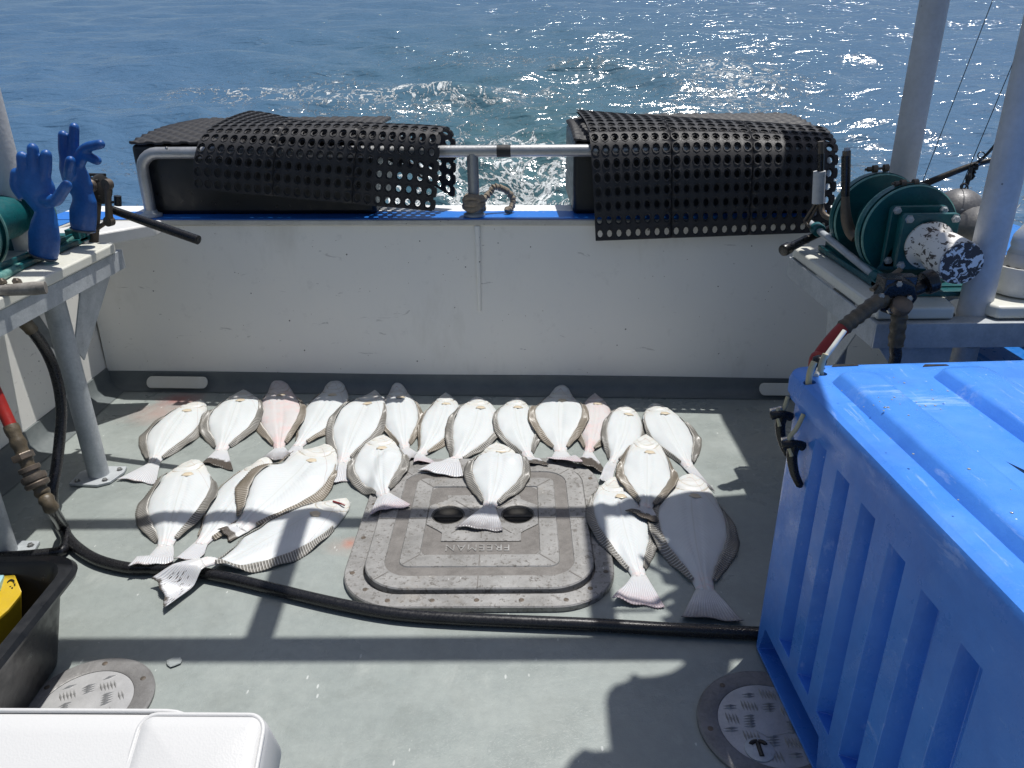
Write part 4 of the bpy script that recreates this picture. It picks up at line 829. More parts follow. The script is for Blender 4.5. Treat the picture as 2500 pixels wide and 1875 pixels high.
# ================================================================ WINCH TABLES
def winch_table(side):
    L_ = side < 0
    e = empty('winch_table', (-1.75 if L_ else 1.3, 2.6, 0), 'galvanised steel table with white cutting board top at the left, leg bolted to the deck' if L_ else 'galvanised steel table with white cutting board top at the right behind the blue bin', 'table', 'winch tables')
    if L_:
        xi, xo, y0, y1 = -1.625, -2.12, 1.7, 3.05
    else:
        xi, xo, y0, y1 = 1.050, 1.36, 2.17, 2.93
    s = -1 if L_ else 1; zb, zt = (.872, .91) if L_ else (.853, .89); dz_ = 0 if L_ else -.02
    # board: chamfered slab
    m = MB()
    if L_: m.prism([(xi, y0), (xi, y1-.02), (xi-.02, y1), (xo, y1+.04), (xo, y0)], zb, zt)
    else: m.prism([(xi, y0), (xi-.003, y1), (xi+.02, y1+.012), (1.75, y1+.012), (1.75, 2.40), (1.38, 2.36), (1.30, 2.29), (1.285, 2.2), (1.275, y0)], zb, zt)
    m.build('board', M['hdpe'], e, bevel=.007, seg=3)
    # angle steel frame
    m = MB()
    if L_:
        m.box((xi-.012, (y0+y1)/2+.01, .832), (.008, y1-y0+.05, .076)); m.box((xi-.05, (y0+y1)/2+.01, .866), (.07, y1-y0+.05, .006)); m.box(((xi+xo)/2, y1+.045, .832), (abs(xo-xi)-.02, .008, .074))
    else:
        m.box((xi-.006, 2.545, .812), (.008, .79, .076)); m.box((1.44, 2.145, .812), (.80, .008, .076)); m.box((1.44, 2.180, .846), (.79, .056, .006)); m.box((1.40, 2.945, .812), (.69, .008, .074))
    m.build('angle_frame', M['galv'], e, bevel=.0015)
    legs = [(-1.75, 2.749), (-1.811, 2.215)] if L_ else [(1.13, 2.60), (1.378, 2.25)]
    for (x, y) in legs:
        m = MB(); top = .835+dz_-(.07 if not L_ and x > 1.3 else 0)
        m.tube([(x, y, .012), (x, y, top)], .040, 28, True); lg = m.build('leg', M['galv'], e, smooth=50)
        m = MB(); m.prism([(x-.085, y-.075), (x+.035, y-.085), (x+.075, y-.06), (x+.095, y+.02), (x+.085, y+.065), (x-.05, y+.07), (x-.09, y+.02)], .003, .014); m.build('foot_plate', M['galv'], lg, bevel=.002)
        each('foot_bolt', M['stain'], lg, ((-.06, -.055), (.05, -.05), (.07, .035), (-.05, .045)), lambda m, dx, dy: m.lathe([(.0125, 0), (.0125, .001), (.0085, .0012), (.0085, .008), (.006, .009)], (x+dx, y+dy, .0145), n=6), smooth=20)
    # gusset plates
    m = MB()
    if L_:
        m.add([(xi-.035, 2.79, .795), (xi-.035, 3.03, .795), (-1.72, 2.80, .50), (-1.735, 2.78, .56), (xi-.041, 2.79, .795), (xi-.041, 3.03, .795), (-1.726, 2.80, .50), (-1.741, 2.78, .56)], [(0, 1, 2, 3), (7, 6, 5, 4), (0, 4, 5, 1), (1, 5, 6, 2), (2, 6, 7, 3), (3, 7, 4, 0)])
        m.add([(xo+.04, 2.8, .795), (xo+.04, 3.03, .795), (-1.78, 2.80, .5), (xo+.046, 2.8, .795), (xo+.046, 3.03, .795), (-1.786, 2.80, .5)], [(0, 1, 2), (5, 4, 3), (0, 3, 4, 1), (1, 4, 5, 2), (2, 5, 3, 0)])
    else:
        m.add([(1.065, 2.153, .77), (1.30, 2.18, .77), (1.30, 2.19, .48), (1.065, 2.159, .77), (1.30, 2.186, .77), (1.30, 2.196, .48)], [(0, 1, 2), (5, 4, 3), (0, 3, 4, 1), (1, 4, 5, 2), (2, 5, 3, 0)])
        m.add([(1.058, 2.55, .77), (1.058, 2.3, .77), (1.10, 2.57, .5), (1.064, 2.55, .77), (1.064, 2.3, .77), (1.106, 2.57, .5)], [(0, 1, 2), (5, 4, 3), (0, 3, 4, 1), (1, 4, 5, 2), (2, 5, 3, 0)])
    m.build('gusset_plate', M['galv'], e, bevel=.001)
    if not L_:
        m = MB(); m.prism([(1.40, 2.165), (1.385, 2.20), (1.40, 2.36), (1.9, 2.392), (1.9, 2.165)], zb, zt+.002); m.build('side_board', M['hdpe'], e, bevel=.009, seg=3)
winch_table(-1); winch_table(1)

# ---------------------------------------------------------------- posts of the overhead frame
def post(x, y, z0, lab, rad=.047):
    m = MB(); m.tube([(x, y, z0), (x, y, 1.4), (x, y, 2.0), (x, y, 2.66)], rad, 28); tag(m.build('canopy_post', M['post'], smooth=50), lab, 'post', 'posts of the overhead frame')
post(1.378, 2.248, .75, 'near aluminium post at the right, beside the drinks bottle', .046)
post(1.40, 2.90, .905, 'far aluminium post at the right, behind the green winch', .0465)
post(-1.925, 2.95, .905, 'aluminium post at the left edge behind the blue gloves', .0465)
m = MB()
fr_ = empty('overhead_frame', (-.17, 2.6, 2.7), 'aluminium tube frame overhead that throws bar shadows on the deck', 'frame')
def bar(a, b_, r): mm = MB(); mm.tube([a, b_], r, 18); mm.build('frame_tube', M['alu'], fr_, smooth=50)
bar((-2.0, 2.915, 2.7), (1.9, 2.915, 2.7), .035); bar((-1.35, 2.255, 2.68), (1.9, 2.255, 2.68), .052)
bar((-.29, 2.90, 2.70), (-.25, 2.27, 2.69), .043); bar((.79, 2.90, 2.70), (.78, 2.27, 2.69), .041)
# unseen shapes added overhead, outlined to cast the deck shadows at the right
def sh(px, py, H, zf=0.0):
    """Where something at height H must be for its shadow to fall on the deck at this sight line."""
    p = at(px, py, zf); k = (H-zf)/(-SUN.z); return Vector((p.x-SUN.x*k, p.y-SUN.y*k, H))
def shade_panel(pts, H, lab, name='canvas_awning', mat='casterdark'):
    P = [sh(*q[:2], H, q[2] if len(q) > 2 else 0) for q in pts]; m = MB(); m.prism([(p.x, p.y) for p in P], 0, .012, lambda p: (p[0], p[1], p[2]+H)); return tag(m.build(name, M[mat], smooth=0), lab, 'awning' if 'awning' in name else 'blocker')
shade_panel([(1861, 1203), (1741, 1212), (1723, 1215), (1660, 1225), (1600, 1232), (1530, 1238), (1480, 1262), (1455, 1285), (1480, 1292), (1500, 1265), (1560, 1262), (1590, 1275), (1588, 1300), (1605, 1318), (1628, 1330), (1600, 1350), (1605, 1382), (1640, 1395), (1612, 1402), (1622, 1425), (1655, 1432), (1630, 1448), (1645, 1470), (1618, 1480), (1640, 1500), (1612, 1508), (1632, 1528), (1700, 1545), (1722, 1568), (1745, 1575), (1765, 1535), (1850, 1560), (2060, 1545), (2040, 1215)], 2.74, 'ragged edged dark sheet added unseen overhead to shade the deck at the right')
shade_panel([(1742, 975), (1763, 1023), (1861, 1202), (2080, 1202), (2080, 975)], 2.73, 'square dark panel added unseen overhead to shade the deck by the right table')
shade_panel([(1672, 1600), (1668, 1622), (1640, 1640), (1600, 1650), (1560, 1652), (1548, 1642), (1530, 1663), (1500, 1672), (1484, 1690), (1480, 1712), (1485, 1780), (1490, 1830), (1450, 1833), (1425, 1826), (1395, 1850), (1378, 1880), (1372, 1960), (1800, 1960), (1785, 1860), (1775, 1700), (1790, 1600)], 2.66, 'dark flat shape added unseen overhead to cast the shadow beside the blue bin', 'sun_blocker')
# unseen rods, added overhead to sketch the broken shadow by the long fish
rk_ = empty('shadow_rod_set', (1.0, 2.5, 2.5), 'loose dark rods added unseen overhead to cast the broken shadow on the fish', 'shadow rods')
def shb(a, b_, r, H=2.5): m = MB(); m.tube([sh(*a, H), sh(*b_, H)], r, 8); m.build('shadow_rod', M['darkmetal'], rk_, smooth=60)
shb((1470, 1470), (1600, 1478), .010); shb((1480, 1492), (1600, 1490), .008); shb((1600, 1478), (1640, 1450), .014); shb((1560, 1370), (1640, 1410), .012); shb((1585, 1320), (1650, 1365), .012)

# ================================================================ RIGHT WINCH
def bolt(m, p, ax, r=.009, h=.008): m.lathe([(r*1.35, 0), (r*1.35, .0015), (r, .0018), (r, h), (r*.7, h+.002)], p, ax, 6)
wx, wz = 1.255, 1.042
W_ = empty('line_winch', (wx, 2.55, .91), 'dark green hydraulic line winch on the right table, with a flaking white motor', 'winch', 'green line winches')
def flange(y, r=.150, x=wx, z=wz, par=None, lab=None):
    m = MB(); m.lathe([(.03, -.004), (r-.008, -.003), (r-.003, -.005), (r, -.002), (r, .003), (r-.003, .005), (r-.008, .003), (.03, .004)], (x, y, z), (0, 1, 0), 72); m.build('flange', M['teal'], par, smooth=30)
    m = MB(); m.lathe([(r-.0028, -.0058), (r+.0012, -.003), (r+.0012, .003), (r-.0028, .0058)], (x, y, z), (0, 1, 0), 72, closed=True); m.build('worn_rim', M['tealedge'], par, smooth=40)
for y in (2.485, 2.535, 2.72, 2.765): flange(y, par=W_)
m = MB(); m.lathe([(.135, .005), (.135, .045)], (wx, 2.485, wz), (0, 1, 0), 48); m.lathe([(.075, 0), (.075, .185)], (wx, 2.535, wz), (0, 1, 0), 40); m.lathe([(.135, .0), (.135, .04)], (wx, 2.722, wz), (0, 1, 0), 48)
m.lathe([(.02, -.2), (.02, .14)], (wx, 2.74, wz), (0, 1, 0), 20); m.build('drum', M['teal'], W_, smooth=40)
def sq(m, c, hx, hz, r, y0, y1):
    P = rrect(hx, hz, r, 5); loft(m, [[(c[0]+x, y, c[1]+z) for x, z in P] for y in (y0, y1)])
m = MB(); sq(m, (wx, wz-.005), .088, .098, .015, 2.440, 2.462); sq(m, (wx+.005, wz-.005), .070, .078, .012, 2.385, 2.441); sq(m, (wx+.005, wz-.005), .086, .088, .014, 2.368, 2.386)
m.build('gear_housing', M['teal'], W_, bevel=.003)
each('housing_bolt', M['galv'], W_, [(wx+sx*.072, 2.440, wz+sz*.080) for sx in (-1, 1) for sz in (-1, 1)]+[(wx+.005+sx*.070, 2.368, wz-.005+sz*.072) for sx in (-1, 1) for sz in (-1, 1)], lambda m, a, b_, c_: bolt(m, (a, b_, c_), (0, -1, 0), .010, .011), smooth=20)
m = MB(); m.lathe([(.062, .005), (.072, .0), (.074, -.012), (.060, -.02), (.052, -.03), (.052, -.075), (.060, -.085), (.064, -.10), (.064, -.195), (.061, -.203), (.05, -.206)], (wx+.007, 2.368, wz-.012), (0.02, 1, .03), 48); m.v = m.v
mo = m.build('motor', M['flake'], W_, smooth=40)
m = MB(); m.lathe([(.0605, -.207), (.0605, -.2095), (.02, -.2115)], (wx+.007, 2.368, wz-.012), (0.02, 1, .03), 48); m.build('motor_end_cap', M['flakeface'], W_, smooth=20)
# base frame of channel
m = MB()
for x in (wx-.115, wx+.105): m.box((x, 2.60, .905), (.05, .52, .018)); m.box((x, 2.60, .925), (.008, .50, .03))
m.box((wx, 2.35, .902), (.28, .07, .022)); m.box((wx+.05, 2.30, .899), (.21, .05, .016)); m.box((wx, 2.84, .902), (.27, .05, .02))
for y in (2.44, 2.81): m.add([(wx-.10, y, .93), (wx+.10, y, .93), (wx+.05, y, wz), (wx-.05, y, wz), (wx-.10, y+.012, .93), (wx+.10, y+.012, .93), (wx+.05, y+.012, wz), (wx-.05, y+.012, wz)], BF)
m.build('base_frame', M['teal'], W_, bevel=.002)
# long galvanised spreader pipe on the near side
pA, pB = aty(1978, 545, 2.93), aty(2157, 692, 2.36)
m = MB(); m.tube([pA, pA.lerp(pB, .5), pB], .0125, 16); m.build('spreader_pipe', M['galv'], W_, smooth=50)
m = MB(); d_ = (pB-pA).normalized()
for t_ in (.12, .93): m.lathe([(.022, -.02), (.024, -.015), (.024, .015), (.022, .02)], pA.lerp(pB, t_), d_, 18)
m.build('pipe_collar', M['teal'], W_, smooth=30)
# clamp bolts on top of the brake bands
for (a, b_, y) in (((2112, 414), (2166, 410), 2.74), ((2178, 449), (2238, 447), 2.51)):
    p, q = aty(*a, y), aty(*b_, y); m = MB(); d_ = (q-p).normalized(); L = (q-p).length
    m.tube([p, q], .0045, 8); m.lathe([(.009, 0), (.009, .012)], p+d_*.008, d_, 6); m.lathe([(.013, 0), (.013, .015)], p+d_*.026, d_, 12); m.lathe([(.013, 0), (.013, .015)], q-d_*.012, d_, 14); m.build('brake_clamp', M['rust'], W_, smooth=30)
each('brake_band', M['teal'], W_, [(2.51,), (2.742,)], lambda m, y: m.lathe([(.1535, -.012), (.1535, .012), (.151, .012), (.151, -.012)], (wx, y, wz), (0, 1, 0), 60, closed=True), smooth=30)
# brake levers
m = MB(); P = bez([aty(2004, 345, 2.86), aty(2004, 400, 2.86), aty(2002, 450, 2.86), aty(2004, 500, 2.86), aty(2012, 524, 2.84), aty(2030, 535, 2.82)], 6); m.tube(P, .0105, 12); lv = m.build('brake_lever', M['rust'], W_, smooth=60)
m = MB(); m.tube([aty(2001, 418, 2.86), aty(1997, 496, 2.86)], .0215, 16); m.build('lever_sleeve', M['post'], lv, smooth=60)
m = MB(); m.tube([aty(2004, 375, 2.86), aty(2003, 418, 2.86)], .0118, 10); m.build('lever_grip', M['grip'], lv, smooth=60)
m = MB(); P = bez([aty(2067, 368, 2.66), aty(2066, 430, 2.66), aty(2064, 480, 2.66), aty(2066, 530, 2.65), aty(2076, 565, 2.64), aty(2090, 580, 2.62)], 6); m.tube(P, [.0135+.006*max(0, min(1, (i-12)/8)) for i in range(len(P))], 12); lv = m.build('brake_lever', M['rust'], W_, smooth=60)
m = MB(); m.tube([aty(2065, 380, 2.66), aty(2064, 478, 2.66)], .0152, 8); m.build('lever_grip', M['grip'], lv, smooth=60)
m = MB(); m.box(aty(2067, 372, 2.66), (.016, .016, .03)); m.build('lever_tip', M['galv'], lv, bevel=.002)
m = MB(); P = [aty(1912, 612, 2.80), aty(1945, 596, 2.84), aty(1990, 575, 2.88), aty(2030, 556, 2.92)]; m.tube(P, .0135, 14); lv = m.build('crank_handle', M['darkmetal'], W_, smooth=60)
m = MB(); d_ = (P[1]-P[0]).normalized(); m.lathe([(.014, -.002), (.021, 0), (.0225, .006), (.0225, .03), (.0165, .045), (.0165, .13), (.015, .135)], P[0], d_, 20); m.build('crank_grip', M['grip'], lv, smooth=40)
m = MB()
for a, b_ in (((1963, 540), (1990, 498)), ((1971, 548), (1997, 500)), ((1964, 541), (1978, 556))): m.tube([aty(*a, 2.88), aty(*b_, 2.86)], .005, 8)
m.build('linkage_wires', M['rust'], W_, smooth=60)
# hydraulic valve block
v0 = aty(2186, 722, 2.10); V_ = empty('valve_block', v0, 'black hydraulic control valve with silver bolts at the corner of the right table', 'valve')
m = MB(); m.lathe([(.052, -.02), (.056, -.015), (.056, .015), (.052, .02)], v0, (0, 1, .15), 8); m.box(v0+Vector((0.01, .03, .01)), (.10, .04, .085)); m.box(v0+Vector((-.02, -.006, .035)), (.05, .03, .04)); m.lathe([(.02, -.02), (.02, .11)], v0+Vector((.01, .02, -.01)), (.93, .1, .34), 14)
m.lathe([(.032, 0), (.034, .004), (.034, .03), (.026, .034)], v0+Vector((.085, .02, .028)), (.93, .1, .34), 12); m.build('valve_body', M['grip'], V_, bevel=.003)
each('valve_bolt', M['stain'], V_, ((2193, 694), (2150, 723), (2218, 729), (2172, 758)), lambda m, px, py: m.lathe([(.0095, 0), (.0095, .008), (.007, .010)], aty(px, py, 2.078), (0, -1, .3), 6))
m = MB(); a_, b__ = aty(2128, 708, 2.13), aty(2198, 658, 2.17); m.tube([a_, a_.lerp(b__, .5), b__], .006, 8, True, 1.6); m.build('flat_lever', M['tape'], V_, smooth=60)
# hoses from the valve
P = bez([v0+Vector((-.02, 0, -.01)), aty(2140, 738, 2.08), aty(2100, 768, 2.06), aty(2062, 798, 2.04), aty(2030, 832, 2.02), aty(2003, 868, 2.0), aty(1990, 905, 1.98), (.84, 1.95, .5), (.9, 1.93, .2), (.95, 1.92, .03)], 8)
hC = empty('hydraulic_hose', (.95, 1.95, 0), 'red hose with a taped end hanging from the valve of the right winch', 'hose', 'hydraulic hoses')
m = MB(); m.tube(P[:26], [.0215+.002*math.sin(i*1.9) for i in range(26)], 16); m.build('tape_wrap', M['tape'], hC, smooth=60)
m = MB(); m.tube(P[22:], .0195, 16); m.build('hose_body', M['redhose'], hC, smooth=60)
P = bez([v0+Vector((.0, -.01, -.03)), aty(2196, 760, 2.085), aty(2192, 800, 2.08), aty(2186, 850, 2.08), aty(2180, 900, 2.08), (1.05, 2.07, .4), (1.05, 2.06, .02)], 8)
hD = empty('hydraulic_hose', (1.15, 2.15, 0), 'black hose wrapped in brown tape hanging straight down under the right valve', 'hose', 'hydraulic hoses')
m = MB(); m.tube(P, .0165, 16); m.build('hose_body', M['hose'], hD, smooth=60)
m = MB(); m.tube(P[2:24], [.0215+.0018*math.sin(i*1.5) for i in range(22)], 16); m.build('tape_wrap', M['tape'], hD, smooth=60)
m = MB(); m.lathe([(.026, -.012), (.028, -.008), (.028, .012), (.02, .016)], v0+Vector((.004, -.035, -.02)), (0, -.6, .8), 18); m.build('hose_elbow', M['rust'], hD, smooth=40)

# ================================================================ LEFT WINCH
lx = -1.945; WL = empty('line_winch', (lx, 2.8, .91), 'green line winch on the left table, mostly cut off by the photo edge', 'winch', 'green line winches')
for y in (2.62, 2.66, 2.93, 2.97): flange(y, .152, lx, 1.045, WL)
flange(2.44, .135, lx, 1.03, WL)
m = MB(); m.lathe([(.137, .004), (.137, .036)], (lx, 2.622, 1.045), (0, 1, 0), 48); m.lathe([(.08, 0), (.08, .27)], (lx, 2.66, 1.045), (0, 1, 0), 40); m.lathe([(.137, .0), (.137, .036)], (lx, 2.932, 1.045), (0, 1, 0), 48); m.lathe([(.06, 0), (.06, .2)], (lx, 2.44, 1.035), (0, 1, 0), 40); m.build('drum', M['teal'], WL, smooth=40)
m = MB()
for x in (lx+.17, lx-.12): m.box((x, 2.72, .924), (.055, .80, .018)); m.box((x, 2.72, .94), (.008, .78, .03))
m.box((lx, 3.1, .924), (.35, .05, .02)); m.box((lx+.17, 3.04, .945), (.055, .06, .05)); m.box((lx+.15, 2.46, .94), (.06, .07, .045))
m.build('base_frame', M['teal'], WL, bevel=.002)
m = MB(); a_, b__ = aty(-10, 682, 2.45), aty(93, 628, 2.80); m.tube([a_, b__], .0145, 16); c_, d_ = aty(120, 612, 2.86), aty(205, 565, 3.10); m.tube([c_, d_], .0145, 16); m.build('spreader_pipe', M['tealedge'], WL, smooth=50)
m = MB(); a_ = aty(10, 690, 2.46)
for k, (dx, dz) in enumerate(((0, 0), (.05, .0), (.02, -.02))): m.lathe([(.012, 0), (.012, .02), (.008, .024)], a_+Vector((dx, 0, dz)), (0, -1, .6), 6)
m.build('frame_nuts', M['rust'], WL)

# lever drag reel
RL = empty('lever_reel', aty(240, 520, 3.12), 'dark metal lever reel with side arm and black knob behind the gloves', 'reel')
c_ = aty(234, 460, 3.14); m = MB(); m.lathe([(.052, 0), (.058, .006), (.058, .014), (.035, .02), (.035, .075), (.058, .08), (.058, .088), (.05, .094)], c_+Vector((-.05, 0, 0)), (1, -.25, 0), 36)
for k in range(5):
    a = k*1.2; m.tube([c_+Vector((-.05, .01, 0))+Vector((0, math.cos(a)*.055, math.sin(a)*.055)), c_+Vector((.045, -.01, 0))+Vector((0, math.cos(a)*.055, math.sin(a)*.055))], .006, 8)
m.build('reel_body', M['darkmetal'], RL, smooth=40)
m = MB(); m.lathe([(.028, 0), (.028, .012), (.02, .02)], aty(226, 452, 3.1)+Vector((0, -.02, 0)), (.2, -1, .1), 20); m.build('side_plate', M['rust'], RL, smooth=40)
m = MB(); a_, b__ = aty(262, 450, 3.08), aty(267, 540, 3.08); m.tube([a_, a_.lerp(b__, .5), b__], [.015, .0125, .016], 14); m.lathe([(.0215, -.012), (.0215, .012)], a_, (.3, 1, 0), 20); m.lathe([(.02, -.012), (.02, .012)], b__, (.3, 1, 0), 20); m.build('side_arm', M['rust'], RL, smooth=40)
m = MB(); a_ = aty(287, 478, 3.04); m.tube([a_, aty(288, 502, 3.04)], .014, 14); m.tube([aty(272, 494, 3.06), aty(286, 492, 3.05)], .005, 8); m.build('crank_knob', M['grip'], RL, smooth=60)
m = MB(); m.tube([aty(234, 560, 3.1), aty(268, 537, 3.09)], .009, 10); m.tube([aty(228, 600, 3.1), aty(238, 470, 3.12)], .018, 10); m.build('reel_foot', M['rust'], RL, smooth=50)
m = MB(); a_, b__ = aty(273, 512, 3.12), aty(484, 586, 3.00); m.tube([a_, a_.lerp(b__, .5), b__], [.0165, .0185, .0185], 20); m.lathe([(.012, 0), (.012, .001)], b__, (b__-a_).normalized(), 12)
tag(m.build('rod_butt', M['grip'], smooth=40), 'long black rod butt sticking out from the left reel over the deck', 'rod')
m = MB(); a_, b__ = at(-30, 712, .925), at(112, 702, .925); m.tube([a_, a_.lerp(b__, .3), a_.lerp(b__, .8), b__], [.016, .018, .022, .02], 10, True, .8)
tag(m.build('wooden_stick', M['pink'], smooth=50), 'weathered grey wooden stick lying on the left cutting board', 'stick')

# ================================================================ GLOVES
def glove(y, palm, wrist, cuff, fingers, lab, k=1.0, depth=.5):
    """Inflated rubber glove standing on its cuff: palm, five separate fingers, flared cuff, fused by voxel remesh."""
    e = empty('rubber_glove', aty(*cuff[-1][:2], y), lab, 'glove', 'blue rubber gloves'); m = MB()
    def ellchain(pts):     # (px, py, halfwidth px, depth ratio)
        P = [aty(a[0], a[1], y) for a in pts]; Q = []
        n = 20; rings = []
        for i, (p, a) in enumerate(zip(P, pts)):
            w_ = a[2]*y/FPX; t = (P[min(i+1, len(P)-1)]-P[max(i-1, 0)]).normalized(); s_ = Vector((0, 1, 0)).cross(t).normalized(); d2 = t.cross(s_); fo = .0 if a[3] < .58 else .07
            rings.append([p+s_*math.cos(2*math.pi*j/n)*w_*(1+fo*math.sin(6*math.pi*j/n+i*1.3))+d2*math.sin(2*math.pi*j/n)*w_*a[3] for j in range(n)])
        loft(m, rings)
    ellchain(palm); ellchain(list(reversed(cuff)))
    for f in fingers:
        P = bez([aty(q[0], q[1], y+(q[2] if len(q) > 2 else 0)) for q in f], 5); r = .0200*k; n = len(P)
        rad = [r*1.08-(.003*i/n) for i in range(n)]; t = (P[-1]-P[-2]).normalized(); P += [P[-1]+t*r*.5, P[-1]+t*r*.78, P[-1]+t*r*.93]; rad += [r*.78, r*.45, r*.12]; m.tube(P, rad, 14)
    o = m.build('glove_body', M['glove'], e, smooth=180); md = o.modifiers.new('r', 'REMESH'); md.mode = 'VOXEL'; md.voxel_size = .0045; md.use_smooth_shade = True
    md = o.modifiers.new('s', 'SMOOTH'); md.factor = .5; md.iterations = 5
    m = MB(); n = 30; rings = []
    P = [aty(a[0], a[1], y) for a in cuff[-2:]]; cuff = cuff[-2:]; P[0] = P[0].lerp(P[1], .72)
    for i, (p, a) in enumerate(zip(P, cuff)):
        w_ = a[2]*y/FPX; t = (P[min(i+1, len(P)-1)]-P[max(i-1, 0)]).normalized(); s_ = Vector((0, 1, 0)).cross(t).normalized(); d2 = t.cross(s_); f = i/(len(P)-1)
        rings.append([p+s_*math.cos(2*math.pi*j/n)*w_*(1+.10*f*math.sin(3*2*math.pi*j/n+1))+d2*math.sin(2*math.pi*j/n)*w_*a[3]*(1+.16*f*math.cos(5*2*math.pi*j/n)) for j in range(n)])
    loft(m, rings, False, False); o = m.build('cuff_rim', M['glovegrey'], e, smooth=180, sub=1); md = o.modifiers.new('t', 'SOLIDIFY'); md.thickness = .003
# pixel readings taken on the enlarged crop (3.53 px per photograph pixel)
g = lambda x, y, *r_: (x/3.53, y/3.53+250)+r_
glove(2.72, [g(368, 930, 22, .5), g(345, 850, 33, .5), g(318, 770, 46, .42), g(304, 700, 46, .40), g(300, 640, 40, .38), g(300, 600, 33, .38)],
      None, [g(368, 860, 22, .6), g(390, 950, 24, .7), g(392, 1050, 32, .7), g(385, 1150, 37, .7), g(375, 1260, 36, .7), g(365, 1335, 33, .6)],
      [[g(210, 820), g(140, 720), g(140, 610)], [g(235, 720), g(205, 590), g(190, 465)], [g(300, 690), g(295, 560), g(282, 395)], [g(370, 700), g(392, 570), g(398, 450)], [g(360, 830, .0), g(470, 850, -.03), g(530, 780, -.04), g(575, 715, -.05)]],
      'nearer blue rubber glove with all its fingers spread, standing on the left winch')
glove(2.98, [g(722, 820, 24, .5), g(690, 730, 32, .5), g(650, 640, 34, .5), g(620, 560, 31, .5), g(608, 480, 26, .5)],
      None, [g(700, 740, 24, .7), g(735, 850, 28, .7), g(720, 950, 32, .7), g(712, 1040, 31, .7), g(715, 1110, 29, .6)],
      [[g(580, 560), g(550, 420), g(543, 280)], [g(635, 530), g(635, 380), g(640, 215)], [g(660, 500), g(740, 395, -.02), g(865, 360, -.04)], [g(670, 560), g(730, 465, -.01), g(835, 500, -.02)], [g(600, 640, -.02), g(600, 560, -.05), g(608, 500, -.06)]],
      'farther blue rubber glove with two fingers up and two pointing right, on the left winch', .95)

# ================================================================ BLUE BIN
BX, BY, BA = .683, 1.768, R(2.8); ca_, sa_ = math.cos(BA), math.sin(BA)
def B2(x, y, z): return Vector((BX+x*ca_+y*sa_, BY+x*sa_-y*ca_, z))      # x along the far edge, y towards the camera
BN = empty('insulated_bin', B2(.6, .6, 0), 'big blue insulated plastic bin with ribbed lid at the right', 'bin')
BLn, BW = 1.30, 1.20
m = MB()
def brect(x0, x1, y0, y1, r, z): return [B2(a, b_, z) for a, b_ in rrect((x1-x0)/2, (y1-y0)/2, r, 6, (x0+x1)/2, (y0+y1)/2)]
loft(m, [brect(-.005, BW-.02, .01, BLn-.02, .04, .0), brect(-.018, BW, 0, BLn, .045, .015), brect(-.012, BW+.01, -.005, BLn+.01, .05, .45), brect(-.006, BW+.02, -.01, BLn+.02, .05, .795)])
body = m.build('bin_body', M['bin'], BN, smooth=30)
cuts = []
ch = [((575, 400), (440, 1175)), ((665, 530), (505, 1325)), ((765, 668), (578, 1500)), ((882, 838), (672, 1680)), ((1015, 1030), (800, 1900)), ((1182, 1258), (960, 2150))]
for k, (a, b_) in enumerate(ch):
    pa = ray(a[0]/1.619+1650, a[1]/1.619+850); n_ = Vector((-ca_, -sa_, 0)); t = ((B2(-.015, 0, 0)-EYEP).dot(n_))/pa.dot(n_); q = EYEP+pa*t
    yy = (Vector((BX, BY, 0))-q).dot(Vector((-sa_, ca_, 0)))
    zt_ = q.z; zb_ = .16
    # channel: sharp step on the far side, long ramp towards the camera
    m = MB(); prof = [(-.1, -.012), (.026, -.012+.0), (.026, .045), (-.1, .05)]
    y0, y1, y2 = yy-.052, yy-.036, yy+.012
    vs = []
    for z in (zb_, zt_):
        vs += [B2(-.2, y0-.008, z), B2(-.022, y0-.008, z), B2(.026, y0+.014, z), B2(.022, y1+.022, z), B2(-.028, y2+.012, z), B2(-.2, y2+.012, z)]
    zb2 = zb_+.0
    m.add(vs, [(5, 4, 3, 2, 1, 0), (6, 7, 8, 9, 10, 11)]+[(i, (i+1) % 6, 6+(i+1) % 6, 6+i) for i in range(6)]); cuts.append(m)
# fork pockets
m = MB(); vs = []
for x in (-.2, .25):
    for (y, z) in ((.05, .022), (.46, .022), (.44, .115), (.075, .115)): vs.append(B2(x, y, z))
m.add(vs, [(0, 1, 2, 3), (7, 6, 5, 4), (0, 4, 5, 1), (1, 5, 6, 2), (2, 6, 7, 3), (3, 7, 4, 0)]); cuts.append(m)
cut(body, cuts)
for p in body.data.polygons: p.use_smooth = True
body.data.set_sharp_from_angle(angle=R(28))
md = body.modifiers.new('bevel', 'BEVEL'); md.width = .007; md.segments = 3; md.limit_method = 'ANGLE'; md.angle_limit = R(35)
# lid
m = MB(); zl = .868
loft(m, [brect(-.012, BW+.04, -.018, BLn+.03, .06, .792), brect(-.020, BW+.045, -.026, BLn+.04, .062, .800), brect(-.020, BW+.045, -.026, BLn+.04, .062, .812), brect(-.026, BW+.045, -.030, BLn+.04, .062, .816), brect(-.026, BW+.045, -.030, BLn+.04, .062, .846), brect(-.020, BW+.04, -.024, BLn+.032, .056, .861), brect(-.008, BW+.03, -.012, BLn+.02, .05, zl-.001), brect(.006, BW, 0.004, BLn, .05, zl)])
lid = m.build('bin_lid', M['bin'], BN, smooth=40)
hl = []
for (px, py) in ((1977, 932), (2005, 912)):
    p = at(px, py, zl); mm = MB(); mm.lathe([(.014, -.06), (.014, .03), (.016, .06)], p, (0, 0, 1), 20); hl.append(mm)
cut(lid, hl)
for p in lid.data.polygons: p.use_smooth = True
lid.data.set_sharp_from_angle(angle=R(40))
def bl(px, py, z=zl): p = at(px, py, z)-Vector((BX, BY, 0)); return p.x*ca_+p.y*sa_, p.x*sa_-p.y*ca_
ribs = []
